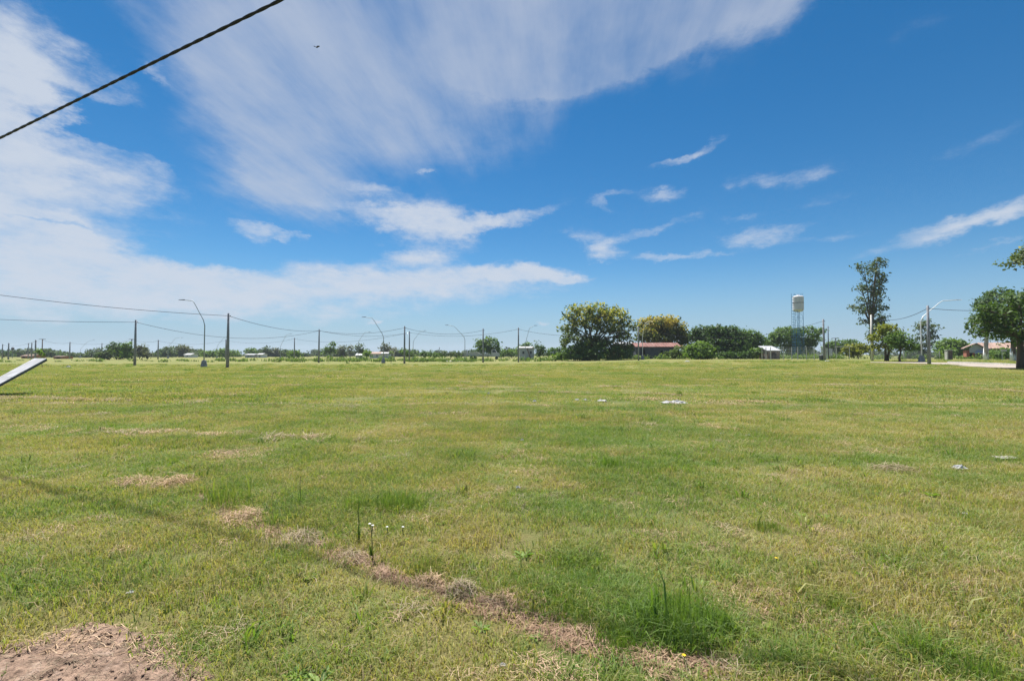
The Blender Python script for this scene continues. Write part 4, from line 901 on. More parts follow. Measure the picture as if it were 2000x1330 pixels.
# bird
b0 = pt(618.5, 93.5, 40); root = thing('bird', 'small dark bird flying high left of centre in the sky', 'bird', b0, rz=R(70)); root.scale = (.95, .95, .95)
mb = MB(); mb.lathe([(.004, -.2), (.03, -.12), (.045, 0), (.04, .07), (.028, .12), (.02, .15), (.004, .19)], 10)
body = mb.build('body', M['feather'], root, True); body.rotation_euler = (0, R(60), R(30))
for s in (-1, 1):
    mb = MB(); pr = [(.07, 0, 0), (-.07, 0, 0), (-.10, s * .16, .10 if s > 0 else .06), (-.06, s * .34, .20 if s > 0 else .04), (.03, s * .36, .20 if s > 0 else .04), (.08, s * .17, .11 if s > 0 else .06)]
    mb.prism(pr, [(a, b, c + .012) for a, b, c in pr]); mb.build('wing', M['feather'], root)

# ================================================================== buildings and structures
# water tower
b0 = base(1560.5, 135); root = thing('water_tower', 'white cylindrical water tank raised on a blue steel lattice tower', 'water tower', b0)
zt, zb = pt(1560, 578, 135).z - b0.z, pt(1560, 606, 135).z - b0.z; r = 1.44
tk = MB().lathe([(.35, zb - .55), (1.0, zb - .35), (r, zb + .1), (r, zb + (zt - zb) * .5)], 28); tk.build('tank', M['tank'], root)
MB().lathe([(r, zb + (zt - zb) * .5 + .06), (r, zt - .3), (r * .8, zt - .06), (r * .35, zt + .08), (.2, zt + .1)], 28).build('tank_upper', M['tank'], root)
MB().lathe([(r + .02, zb + (zt - zb) * .5 - .05), (r + .05, zb + (zt - zb) * .5), (r + .05, zb + (zt - zb) * .5 + .06), (r + .02, zb + (zt - zb) * .5 + .1)], 28).build('band', M['dark_steel'], root)
MB().lathe([(.35, zt + .08), (.35, zt + .25), (.3, zt + .3)], 12).build('hatch', M['tank'], root)
cs = [(-.85, -.85), (.85, -.85), (.85, .85), (-.85, .85)]
for x0, y0 in cs: MB().tube([(x0 * 1.1, y0 * 1.1, -.2), (x0, y0, zb - .1)], .06, 8).build('leg', M['blue_steel'], root, True)
for f_ in range(4):
    mb = MB(); (xa, ya), (xb, yb) = cs[f_], cs[(f_ + 1) % 4]; nlev = 6
    for k in range(nlev):
        z0, z1 = zb * k / nlev + .2, zb * (k + 1) / nlev + .1; s = 1.1 - .1 * k / nlev
        mb.tube([(xa * s, ya * s, z1), (xb * s, yb * s, z1)], .02, 5); mb.tube([(xa * s, ya * s, z0), (xb * s, yb * s, z1)], .014, 5); mb.tube([(xb * s, yb * s, z0), (xa * s, ya * s, z1)], .014, 5)
    mb.build('bracing', M['blue_steel'], root)
MB().tube([(0, 0, 0), (0, 0, zb)], .055, 8).build('riser_pipe', M['blue_steel'], root, True)
lx = pt(1548.5, 600, 135).x - b0.x; ld = thing('ladder', None, None, (0, 0, 0)); ld.parent = root
for s in (-.5, .5): MB().tube([(lx + s, -.2, -.1), (lx + s, -.2, zt + .6)], .05, 6).build('rail', M['blue_steel'], ld)
for k in range(22): MB().tube([(lx - .5, -.2, .5 + k * (zt) / 22), (lx + .5, -.2, .5 + k * (zt) / 22)], .05, 5).build('rung', M['blue_steel'], ld)
for k in (.35, .62, .78, .99): MB().tube([(lx + .5, -.2, zt * k - .2), (-.6 if k < .8 else -1.4, -.3, zt * k - .2)], .04, 5).build('tie_bar', M['blue_steel'], root)
mb = MB()
for k in range(12):
    a = 2 * math.pi * k / 12; mb.tube([(r * .8 * math.cos(a), r * .8 * math.sin(a), zt - .1), (r * .8 * math.cos(a), r * .8 * math.sin(a), zt + .55)], .02, 4)
mb.tube([(r * .8 * math.cos(a_), r * .8 * math.sin(a_), zt + .55) for a_ in np.linspace(0, 2 * math.pi, 25)], .022, 4); mb.build('guard_rail', M['blue_steel'], root)

def gable_house(name, label, cat, x0px, x1px, Y, eave_py, ridge_py, depth, wall, roof, over=.3, openings=(), base_py=None, mono=False, ridge_y=.5, group=None):
    """shed or house with a ridge running left to right; openings = (u0,u1,z0,z1,kind)"""
    b0 = base((x0px + x1px) / 2, Y); root = thing(name, label, cat, b0, group)
    w = (x1px - x0px) / F * Y; ze, zr = pt(0, eave_py, Y).z - b0.z, pt(0, ridge_py, Y).z - b0.z; t_ = .18
    front = MB()
    us = sorted([(o[0], o[1], o[2], o[3]) for o in openings]); x = -w / 2
    for u0, u1, z0, z1 in us:
        a, c = -w / 2 + u0 * w, -w / 2 + u1 * w
        front.box(((x + a) / 2, t_ / 2, ze / 2 - .1), (a - x, t_, ze + .2))
        if z0 > 0: front.box(((a + c) / 2, t_ / 2, z0 * ze / 2 - .1), (c - a, t_ - .004, z0 * ze + .2))
        if z1 < 1: front.box(((a + c) / 2, t_ / 2, (z1 + 1) / 2 * ze), (c - a, t_ - .004, (1 - z1) * ze))
        x = c
    front.box(((x + w / 2) / 2, t_ / 2, ze / 2 - .1), (w / 2 - x, t_, ze + .2))
    front.build('front_wall', wall, root)
    for s in (-1, 1):
        X0 = s * (w / 2 - t_ / 2); yr = depth * ridge_y
        o1 = [(X0 - t_ / 2 + .002, t_, -.2), (X0 - t_ / 2 + .002, depth, -.2), (X0 - t_ / 2 + .002, depth, ze if not mono else zr), (X0 - t_ / 2 + .002, yr if not mono else depth - .01, zr), (X0 - t_ / 2 + .002, t_, ze)]
        MB().prism(o1, [(p_[0] + t_ - .004, p_[1], p_[2]) for p_ in o1]).build('side_wall', wall, root)
    MB().box((0, depth + t_ / 2, (zr if mono else ze) / 2 - .1), (w, t_, (zr if mono else ze) + .2)).build('back_wall', wall, root)
    def slab(ya, za, yb, zb_, nm):
        o1 = [(-w / 2 - over, ya, za), (-w / 2 - over, yb, zb_), (-w / 2 - over, yb, zb_ + .12), (-w / 2 - over, ya, za + .12)]
        return MB().prism(o1, [(p_[0] + w + 2 * over, p_[1], p_[2]) for p_ in o1]).build(nm, roof, root)
    sl = (zr - ze) / (depth * (1.0 if mono else ridge_y))
    slab(-over * 1.3, ze - sl * over * 1.3 + .02, depth + over if mono else depth * ridge_y, (zr + sl * over if mono else zr) + .02, 'roof')
    if not mono: slab(depth * ridge_y, zr + .02, depth + over, ze - over * (zr - ze) / (depth * (1 - ridge_y)) + .02, 'roof')
    for u0, u1, z0, z1, kd in openings:
        a, c = -w / 2 + u0 * w, -w / 2 + u1 * w
        if kd == 'open': continue
        o = MB().box(((a + c) / 2, t_ * .7, (z0 + z1) / 2 * ze), (c - a, .05, (z1 - z0) * ze)).build('door' if kd == 'door' else 'window', M['brown_wall' if kd == 'door' else 'glass'], root)
        if kd == 'win':
            mb = MB(); hz_, wd = (z1 - z0) * ze, c - a
            for xx in (a, c): mb.box((xx, t_ * .5, (z0 + z1) / 2 * ze), (.07, .1, hz_))
            for zz_ in (z0 * ze, z1 * ze): mb.box(((a + c) / 2, t_ * .5, zz_), (wd + .14, .1, .07))
            mb.build('window_frame', M['white_paint'], o)
    return root, w, ze, zr
# long red roofed shed
shed, w, ze, zr = gable_house('long_shed', 'long low shed with faded red sheet roof and dark blue walls', 'shed', 1243, 1327, 110, 677, 670, 5.0, M['blue_wall'], M['red_metal'], .35,
                    ((.12, .2, 0, .8, 'open'), (.55, .63, .35, .75, 'win')))
for k in range(14):
    xx = -w / 2 + (k + .5) * w / 14; sl = (zr - ze) / 2.5
    MB().prism([(xx - .04, -.46, ze - sl * .455 + .145), (xx + .04, -.46, ze - sl * .455 + .145), (xx + .04, 2.5, zr + .145), (xx - .04, 2.5, zr + .145)],
               [(xx - .03, -.46, ze - sl * .455 + .20), (xx + .03, -.46, ze - sl * .455 + .20), (xx + .03, 2.5, zr + .20), (xx - .03, 2.5, zr + .20)]).build('roof_rib', M['red_metal'], shed)
gable_house('lean_to', 'grey roofed lean-to half hidden under the yellow blossom tree', 'shed', 1205, 1240, 116, 674, 669, 4.0, M['brown_wall'], M['zinc'], .3, ((.3, .5, 0, .8, 'open'),), mono=True)
gable_house('small_shed', 'small brown shed with bright white sheet roof behind the wire fence', 'shed', 1499, 1523, 98, 685, 677, 3.2, M['brown_wall'], M['zinc'], .2, ((.35, .75, 0, .8, 'open'),), mono=True)
cab, w, ze, zr = gable_house('grey_cabin', 'boxy light grey cabin with two dark windows at the centre of the horizon', 'cabin', 1015, 1043, 132, 680, 677.5, 3.6, M['grey_wall'], M['white_paint'], .18,
                    ((.18, .34, .50, .75, 'win'), (.70, .86, .50, .75, 'win')), mono=True)
MB().prism([(-.1, -.5, ze), (.18, -.5, ze), (1.35, -.5, -.1), (1.05, -.5, -.1)], [(-.1, -.42, ze), (.18, -.42, ze), (1.35, -.42, -.1), (1.05, -.42, -.1)]).build('leaning_beam', M['brown_wall'], cab)
gable_house('white_hut', 'tiny hut with a bright white roof under the far right pointing lamp', 'hut', 695, 706, 150, 694, 691.5, 3, M['grey_wall'], M['white_paint'], .2, ((.3, .6, 0, .8, 'open'),))
gable_house('far_house', 'long pale far house with a flat white roof behind the round green tree', 'house', 479, 496, 240, 693, 691.5, 6, M['grey_wall'], M['white_paint'], .3, ((.3, .4, .3, .8, 'win'), (.6, .7, .3, .8, 'win')))
gable_house('far_house', 'small far house with white roof right of the long pale one', 'house', 503, 512, 240, 692.5, 690.5, 5, M['cream_wall'], M['white_paint'], .3, ((.4, .6, 0, .8, 'open'),))
gable_house('far_house', 'far house with pale roof left of the nearest lamp', 'house', 360, 372, 250, 693, 690.5, 6, M['cream_wall'], M['white_paint'], .3, ((.4, .6, .3, .8, 'win'),))
gable_house('far_house', 'pinkish far building under the small leafless tree', 'house', 722, 744, 200, 691, 688, 6, M['cream_wall'], M['roof_tile'], .3, ((.2, .3, .3, .8, 'win'), (.6, .7, .3, .8, 'win')))
gable_house('far_house', 'low grey far building just right of the middle curved lamp', 'house', 744, 757, 196, 690.5, 688.5, 6, M['grey_wall'], M['white_paint'], .3, ((.3, .5, .3, .8, 'win'),))
gable_house('brick_hut', 'low dark roofed brick hut behind the tilted white board', 'hut', 42, 64, 190, 695.5, 692.5, 5, M['orange_wall'], M['brown_wall'], .3, ((.1, .35, 0, .85, 'open'), (.6, .75, .3, .8, 'win')))
gable_house('orange_hut', 'low orange brown hut with a dark opening right of the white board', 'hut', 105, 122, 170, 697, 695.8, 4, M['orange_wall'], M['brown_wall'], .2, ((.3, .8, 0.1, .8, 'open'),))
# brick house at the right
Yh = 104; b0 = base(1907, Yh); th_ = math.atan(907 / F); root = thing('brick_house', 'brick house with grey gable and clay tile roof behind the whitewashed trunks', 'house', b0, rz=-th_ * .9)
X = lambda px_: (px_ - 1907) / F * Yh * math.cos(th_)
Zp = lambda py_: pt(0, py_, Yh).z - b0.z
xl, xr, ax0 = X(1887), X(1927), X(1907); ze, za = Zp(684), Zp(672); zs = Zp(689)
# front gabled wing
MB().box(((xl + X(1893)) / 2, 0, ze / 2), (X(1893) - xl, .25, ze)).build('wall', M['brick'], root)
MB().box(((X(1899) + X(1903)) / 2, 0, zs / 2), (X(1903) - X(1899), .25, zs)).build('wall', M['brick'], root)
MB().box(((X(1915) + xr) / 2, 0, zs / 2), (xr - X(1915), .25, zs)).build('wall', M['brick'], root)
MB().box(((X(1903) + X(1915)) / 2, 0, zs * .2), (X(1915) - X(1903), .24, zs * .4)).build('wall', M['brick'], root)
MB().prism([(X(1893), -.12, zs), (xr, -.12, zs), (xr, -.12, ze), (ax0, -.12, za), (X(1893), -.12, ze + (za - ze) * .3)], [(X(1893), .12, zs), (xr, .12, zs), (xr, .12, ze), (ax0, .12, za), (X(1893), .12, ze + (za - ze) * .3)]).build('gable', M['grey_wall'], root)
MB().box(((X(1893) + X(1899)) / 2, .1, zs / 2), (X(1899) - X(1893), .06, zs)).build('door', M['dark'], root)
wn_ = MB().box(((X(1903) + X(1915)) / 2, .08, zs * .68), (X(1915) - X(1903), .06, zs * .5)).build('window', M['glass'], root)
mb = MB()
for xx in (X(1903), X(1909), X(1915)): mb.box((xx, .02, zs * .68), (.09, .12, zs * .54))
mb.build('window_frame', M['brown_wall'], wn_)
MB().prism([(X(1902), -.9, zs - .15), (X(1925), -.9, zs - .15), (X(1920), -.1, zs + .55), (X(1908), -.1, zs + .55)], [(X(1902), -.9, zs - .05), (X(1925), -.9, zs - .05), (X(1920), -.1, zs + .65), (X(1908), -.1, zs + .65)]).build('awning', M['grey_wall'], root)
MB().box((xl + .12, 4, ze / 2), (.25, 8, ze)).build('side_wall', M['brick'], root)
for s, xa, xb, z0 in ((-1, X(1882), ax0, Zp(681)), (1, ax0, X(1934), Zp(686))):
    MB().prism([(xa, -.7, z0 if s < 0 else za + .05), (xb, -.7, za + .05 if s < 0 else z0), (xb, 8, za + .05 if s < 0 else z0), (xa, 8, z0 if s < 0 else za + .05)],
               [(xa, -.7, (z0 if s < 0 else za + .05) + .2), (xb, -.7, (za + .05 if s < 0 else z0) + .2), (xb, 8, (za + .05 if s < 0 else z0) + .2), (xa, 8, (z0 if s < 0 else za + .05) + .2)]).build('roof', M['roof_tile'], root)
# long wing behind with porch
zr = Zp(670.5); zo = Zp(682.5); x1, x2 = X(1915), X(2130)
MB().box(((x1 + x2) / 2, 5.4, zo / 2), (x2 - x1, .25, zo)).build('back_wall', M['brick'], root)
rf = MB().prism([(x1, 1.4, zo), (x2, 1.4, zo), (x2, 6.5, zr), (x1, 6.5, zr)], [(x1, 1.4, zo + .2), (x2, 1.4, zo + .2), (x2, 6.5, zr + .2), (x1, 6.5, zr + .2)]).build('roof', M['roof_tile'], root)
for k in range(34):
    xx = x1 + (k + .5) * (x2 - x1) / 34; e_ = (zr - zo) / 5.1
    MB().tube([(xx, 1.38, zo + .21), (xx, 6.5, zr + .21)], .11, 6).build('tile_row', M['roof_tile'], rf)
MB().prism([(x1, 6.5, zr), (x2, 6.5, zr), (x2, 11, zo), (x1, 11, zo)], [(x1, 6.5, zr + .2), (x2, 6.5, zr + .2), (x2, 11, zo + .2), (x1, 11, zo + .2)]).build('roof', M['roof_tile'], root)
for px_ in (1938, 1958, 1980, 2004, 2040, 2080): MB().box((X(px_), 1.7, zo / 2), (.25, .25, zo)).build('porch_post', M['brown_wall'], root)
for px_ in (1948, 1970, 1994): MB().box((X(px_), 5.25, zo * .5), (1.2, .06, zo * .45)).build('window', M['glass'], root)
# gate pillar, sign, fence
b0 = base(1852, 92); root = thing('gate_pillar', 'dark stone pillar with a pale left edge standing left of the brick house', 'pillar', b0)
MB().box((.15, 0, .85), (.9, .5, 1.9)).build('shaft', M['dark_brick'], root); MB().box((-.42, 0, .8), (.22, .52, 1.8)).build('pale_edge', M['pale_concrete'], root); MB().box((.05, 0, 1.86), (1.25, .6, .12)).build('cap', M['pale_concrete'], root)
b0 = base(1957, 80); root = thing('road_sign', 'small blank white sign on a thin post before the house hedge', 'sign', b0)
MB().tube([(0, 0, -.2), (0, 0, 1.75)], .04, 8).build('post', M['steel'], root); MB().box((.25, -.05, 1.72), (1.0, .03, .36)).build('sign_plate', M['white_paint'], root)
def fence(label, pts, hgt, mesh=True):
    root = thing('wire_fence', label, 'fence', base(*pts[0]), 'wire fences by the road'); o = root.location; P = [base(*q) - o for q in pts]
    for p_ in P:
        MB().tube([p_ + Vector((0, 0, -.2)), p_ + Vector((0, 0, hgt))], [.085, .07], 6).build('post', M['pale_concrete'], root)
    mb = MB()
    for a, b_ in zip(P[:-1], P[1:]):
        for k in range(9): mb.tube([a + Vector((0, 0, .15 + k * (hgt - .25) / 8)), b_ + Vector((0, 0, .15 + k * (hgt - .25) / 8))], .007, 3, False)
        n = max(2, int((b_ - a).length / .35))
        for k in range(n):
            u0 = k / n; v_ = min(1, u0 + 2.0 / max(2.1, (b_ - a).length)); c0, c1 = a.lerp(b_, u0), a.lerp(b_, v_)
            mb.tube([c0 + Vector((0, 0, .15)), c1 + Vector((0, 0, hgt - .1))], .005, 3, False); mb.tube([c1 + Vector((0, 0, .15)), c0 + Vector((0, 0, hgt - .1))], .005, 3, False)
    mb.build('wire_mesh', M['steel'], root)
fence('tall wire fence with pale posts running in front of the small shed and water tower', [(1488, 94), (1496, 93), (1505, 92), (1530, 92), (1546, 91.5), (1558, 91), (1575, 90.5), (1590, 90), (1604, 89)], 2.5)
fence('wire fence of close pale posts receding behind the leaning pole', [(1604, 90), (1612, 96), (1618, 102), (1622, 108), (1625, 114), (1634, 112)], 2.5)
fence('wire fence running right behind the small roadside trees', [(1705, 92), (1735, 94), (1765, 96), (1800, 98), (1835, 100)], 1.8)
b0 = base(1646, 100); root = thing('gate_bar', 'pale horizontal gate bar on thin posts right of the wire fence', 'gate', b0)
for px_ in (1633, 1659): x0 = (px_ - 1646) / F * 100; MB().tube([(x0, 0, -.2), (x0, 0, 2.75)], .06, 6).build('post', M['pale_concrete'], root)
MB().tube([(-1.7, 0, 2.7), (2.2, 0, 2.7)], .06, 6).build('bar', M['pale_concrete'], root)
b0 = base(1604, 78.5); root = thing('waste_bin', 'squat dark bin at the foot of the leaning pole', 'bin', b0)
MB().lathe([(.26, -.1), (.3, 0), (.36, .72), (.39, .78)], 14).build('body', M['dark_steel'], root, True); MB().lathe([(.40, .79), (.40, .84), (.2, .93)], 14).build('lid', M['dark_steel'], root, True)
# white truck behind the weeds
b0 = base(944, 150); root = thing('white_truck', 'white flatbed truck with a covered load parked behind the weeds', 'truck', b0); q_ = lambda px_: (px_ - 944) / F * 150
z1 = pt(0, 690.5, 150).z - b0.z
MB().box((q_(936), 0, z1 - .55), (q_(959) - q_(913), 2.3, .3)).build('load_bed', M['steel'], root)
a_ = [(q_(914), z1 - .38), (q_(914), z1 + .0), (q_(917), z1 + .35), (q_(925), z1 + .5), (q_(933), z1 + .35), (q_(938), z1 + .05), (q_(957), z1), (q_(957), z1 - .38)]
MB().prism([(x_, -1.12, z_) for x_, z_ in a_], [(x_, 1.12, z_) for x_, z_ in a_]).build('tarpaulin', M['white_plastic'], root)
MB().box((q_(911.5), 0, z1 + .2), (.5, 2.2, 1.9)).build('tailboard', M['grey_wall'], root)
a_ = [(q_(960), z1 - .9), (q_(960), z1 + 1.3), (q_(967.5), z1 + 1.35), (q_(970.5), z1 + .35), (q_(975.5), z1 + .1), (q_(976), z1 - .9)]
cabp = MB().prism([(x_, -1.1, z_) for x_, z_ in a_], [(x_, 1.1, z_) for x_, z_ in a_]).build('driver_cab', M['white_paint'], root)
MB().prism([(q_(962), -1.115, z1 + .35), (q_(969.5), -1.115, z1 + .35), (q_(967), -1.115, z1 + 1.15), (q_(962), -1.115, z1 + 1.15)], [(q_(962), -1.09, z1 + .35), (q_(969.5), -1.09, z1 + .35), (q_(967), -1.09, z1 + 1.15), (q_(962), -1.09, z1 + 1.15)]).build('side_window', M['glass'], cabp)
for px_ in (921, 928, 970):
    for s in (-1, 1):
        wh = MB().lathe([(.2, -.14), (.5, -.13), (.52, 0), (.5, .13), (.2, .14)], 16).build('wheel', M['cable'], root); wh.rotation_euler = (R(90), 0, 0); wh.location = (q_(px_), s * 1.0, .5)
# far tank on a thin mast
b0 = base(25, 200); root = thing('mast', 'thin far mast carrying a small dark tank near the left edge', 'mast', b0)
MB().tube([(0, 0, -.2), (0, 0, 3.6)], .08, 6).build('post', M['dark_steel'], root); MB().lathe([(.3, 3.5), (.5, 3.7), (.5, 4.5), (.2, 4.8)], 10).build('tank', M['dark_steel'], root)

# ================================================================== tilted white board
nc = pt(92, 701, 20.0); fc = pt(68, 702, 20.55); ed = Vector((fc.x - nc.x, fc.y - nc.y, 0)); wdt = ed.length; ed.normalize()
axh = Vector((ed.y, -ed.x, 0)); axh = -axh if axh.y > 0 else axh
lowp = pt(0, 752, 18.7); run = (Vector((lowp.x, lowp.y, 0)) - Vector((nc.x, nc.y, 0))).dot(axh); slope = (nc.z - lowp.z) / run
total = (nc.z - float(height(nc.x + axh.x * 2, nc.y + axh.y * 2)) - .03) / slope; sl = (axh + Vector((0, 0, -slope))).normalized(); full = total * math.sqrt(1 + slope ** 2); nrm_ = ed.cross(sl).normalized(); nrm_ = -nrm_ if nrm_.z < 0 else nrm_
foot = Vector((nc.x, nc.y, 0)) + axh * total; root = thing('tilted_board', 'long white panelled board tilted up on props at the left edge of the field', 'board', (foot.x, foot.y, float(height(foot.x, foot.y))))
O = root.location; cuts = [0, .52, .565, .78, 1.0]
for k in range(len(cuts) - 1):
    s0, s1 = full * cuts[k] + (.012 if k else 0), full * cuts[k + 1]; P4 = [nc + sl * s0, nc + sl * s1, nc + sl * s1 + ed * wdt, nc + sl * s0 + ed * wdt]
    MB().prism([p_ - O - nrm_ * .0 for p_ in P4], [p_ - O + nrm_ * .03 for p_ in P4]).build('panel', M['white_paint'], root)
P4 = [nc + sl * .02 + ed * .02, nc + sl * (full - .02) + ed * .02, nc + sl * (full - .02) + ed * .09, nc + sl * .02 + ed * .09]
for off in (0, wdt - .11): MB().prism([p_ + ed * off - O - nrm_ * .075 for p_ in P4], [p_ + ed * off - O - nrm_ * .003 for p_ in P4]).build('frame_rail', M['dark_steel'], root)
for s_ in (.84, .94):
    p_ = nc + sl * full * s_ + ed * (wdt - .2) - nrm_ * .08; MB().tube([(p_.x - O.x, p_.y - O.y, p_.z - O.z), (p_.x - O.x, p_.y - O.y, float(height(p_.x, p_.y)) - O.z - .1)], .035, 8).build('prop', M['dark_steel'], root)

# ================================================================== foreground plants, straw heaps, litter
rgf = np.random.default_rng(123)
def grass_clump(label, px, py, wpx, hpx, mat, broad=0, dense=1.0, cat='grass tuft', name='grass_tuft', lean=.7, tall=1.35, wid=1.0):
    """tuft standing at a photo pixel, wpx wide and hpx tall there; broad = upright broad leaves"""
    p = ground(px, py); k = p.y / F; w, h = wpx * k, hpx * k; root = thing(name, label, cat, p)
    n = int(520 * dense); v, l, s_, t_ = blades(rgf, n, w * .46, h * .35, h * .95, .0035 * wid, .0075 * wid, lean, .07, up=.2)
    nb = len(v) // 5; sub_ = rgf.integers(0, 6, nb); sc_ = rgf.normal(0, .30, (6, 2)) * w * .6; ss_ = .55 + .6 * rgf.random(6); vb = v.reshape(nb, 5, 3); pick = rgf.random(nb) < .75
    vb[pick, :, 0] = vb[pick, :, 0] * .55 + sc_[sub_[pick], 0][:, None]; vb[pick, :, 1] = vb[pick, :, 1] * .55 + sc_[sub_[pick], 1][:, None]; vb[pick, :, 2] *= ss_[sub_[pick]][:, None] * 1.15; v = vb.reshape(-1, 3)
    fall = np.clip(1.15 - (np.hypot(v[:, 0], v[:, 1]) / (w * .55)) ** 2 * .75, .3, 1); v[:, 2] *= fall; v[:, 1] *= .75
    link('blades', npmesh('blades', v, l, s_, t_), mat, root)
    if broad:
        v, l, s_, t_ = blades(rgf, broad, w * .38, h * .55 * tall, h * tall, .008, .017, .9 if tall < 1.5 else .35, .12, up=.1); link('broad_leaves', npmesh('broad_leaves', v, l, s_, t_), mat, root)
    return root
D_, Lh = M['dense'], M['lush']
grass_clump('biggest dark green tuft with upright broad leaves, lower right of centre', 1318, 1226, 215, 84, D_, 9, 4.2, lean=.95, tall=1.75)
grass_clump('ragged dark tuft merging with the left side of the biggest tuft', 1248, 1212, 120, 50, D_, 1, 1.5, lean=1.0)
grass_clump('ragged dark tuft merging with the right side of the biggest tuft', 1390, 1232, 110, 56, D_, 2, 1.5, lean=1.0)
grass_clump('band of dark longer grass along the upper side of the lower trail', 1110, 1188, 200, 36, D_, 0, 1.8, lean=1.0)
grass_clump('low bright green tuft just left of the biggest dark tuft', 1208, 1258, 140, 42, Lh, 0, 2.0)
grass_clump('small tuft overhanging the end of the straw trail', 1340, 1262, 110, 60, D_, 0, 1.1)
grass_clump('dark bluish green mound of fine grass above the white flowered stalk', 775, 990, 160, 42, D_, 2, 2.4, lean=.8)
grass_clump('light green tall grass beside the bluish mound on its left', 690, 1000, 90, 50, Lh, 3, 1.3)
grass_clump('tuft of broad upright blades behind the knotted straw heap', 445, 985, 110, 50, Lh, 12, 1.4, tall=1.55)
grass_clump('green tuft at the upper edge of the straw trail', 838, 1118, 95, 42, D_, 0, 1.3)
grass_clump('small green tuft rooted inside the straw trail', 640, 1075, 40, 24, D_, 0, .5)
grass_clump('leafy green weed tuft near the lower right corner', 1800, 1282, 150, 60, D_, 9, 2.2, lean=.95)
grass_clump('dark grass tuft at the bottom right edge', 1905, 1322, 170, 60, D_, 0, 1.6)
grass_clump('small bright leafy tuft right of the biggest dark tuft', 1660, 1200, 45, 28, Lh, 4, .5)
grass_clump('yellow green grass with broad blades in the right middle foreground', 1500, 1035, 70, 30, Lh, 8, .7)
grass_clump('broad bladed pale tuft in the centre of the field', 890, 895, 110, 24, Lh, 14, .9, wid=1.5)
grass_clump('spiky pale tuft right of centre of the field', 1195, 915, 60, 30, Lh, 10, .5, wid=1.5)
grass_clump('broad bladed patch above the end of the straw trail', 1130, 1110, 150, 34, Lh, 14, 1.2)
grass_clump('bright green tuft in the upper left foreground', 390, 845, 60, 16, Lh, 8, .5, wid=1.6)
grass_clump('low dark green tuft in the far right of the field', 1470, 768, 34, 8, D_, 0, .5, wid=2.5)
grass_clump('wide dark green patch of taller grass in the right of the field', 1600, 785, 140, 9, D_, 0, 1.6, wid=2.5)
grass_clump('small isolated upright tuft left of the wide dark patch', 1327, 772, 16, 14, D_, 0, .3, wid=2.5)
grass_clump('small green sprig on the bare soil patch', 262, 1262, 36, 16, Lh, 0, .25)
grass_clump('dark upright sprig at the bottom left corner', 8, 1326, 14, 22, D_, 2, .12)
grass_clump('small yellow green sprout above the bare soil', 322, 1196, 16, 18, Lh, 4, .1)
def heap(label, px, py, wpx, hpx, mat='straw', n=260, stretch=1.0, rz=0.0):
    p = ground(px, py); k = p.y / F; w, h = wpx * k, hpx * k; root = thing('straw_heap', label, 'straw heap', p, 'heaps of cut dry grass', rz)
    sc = max(1.0, p.y / 4)
    v, l, s_, t_ = straw_strands(rgf, n, w * .62 / stretch, min(w * .2, .05 * sc), min(w * .7, .2 * sc), .0034 * sc, h, stretch); link('strands', npmesh('strands', v, l, s_, t_), M[mat], root)
    v, l, s_, t_ = blades(rgf, n // 6, w * .5, h * .3, h * 1.1, .003 * sc, .005 * sc, 1.8, 0); link('tangled_blades', npmesh('tangled_blades', v, l, s_, t_), M[mat], root)
heap('tallest mound of brown dry grass in the left foreground', 340, 948, 62, 24, 'straw', 420)
heap('flat spread of dry grass left of the tallest mound', 262, 942, 80, 10, 'straw', 300, 1.5)
heap('tiny dry heap above the flat spread of dry grass', 308, 918, 20, 8, 'straw', 90)
heap('small knotted greyish straw heap left of the broad bladed tuft', 396, 986, 24, 20, 'greystraw', 150)
heap('straw heap below the broad bladed tuft at the start of the trail', 478, 1018, 80, 28, 'straw', 420)
heap('matted greyish heap on the upper part of the trail', 590, 1058, 70, 26, 'greystraw', 360)
heap('dark matted heap left of the green tuft on the trail', 690, 1090, 60, 18, 'greystraw', 220)
heap('straw heap at the middle of the trail, under the green tuft', 840, 1145, 60, 26, 'straw', 320)
heap('tangled straw heap right of the middle heap on the trail', 905, 1158, 60, 28, 'greystraw', 320)
heap('arched straw heap midway down the lower trail', 985, 1180, 60, 26, 'straw', 300)
heap('straw heap against the low bright tuft', 1140, 1240, 60, 18, 'straw', 240)
heap('flat straw mat at the right end of the trail', 1300, 1285, 110, 14, 'straw', 340, 1.6)
heap('dark brown heap of old cuttings in the right foreground', 1745, 918, 72, 12, 'greystraw', 300, 1.6)
heap('narrow streak of dry grass in the upper left foreground', 203, 842, 34, 8, 'straw', 160, 1.4)
heap('pale lump of dry grass below the narrow streak', 246, 874, 14, 10, 'straw', 70)
heap('small straw heap left of the bluish mound', 628, 938, 22, 10, 'straw', 90)
heap('flat dry patch at the right end of the bluish mound', 838, 966, 42, 6, 'straw', 140, 1.5)
heap('thin curved straw heap right of the biggest dark tuft', 1515, 1168, 62, 12, 'straw', 240, 1.7, -.5)
heap('small straw heap in front of the bright leafy tuft', 1640, 1222, 40, 10, 'straw', 140)
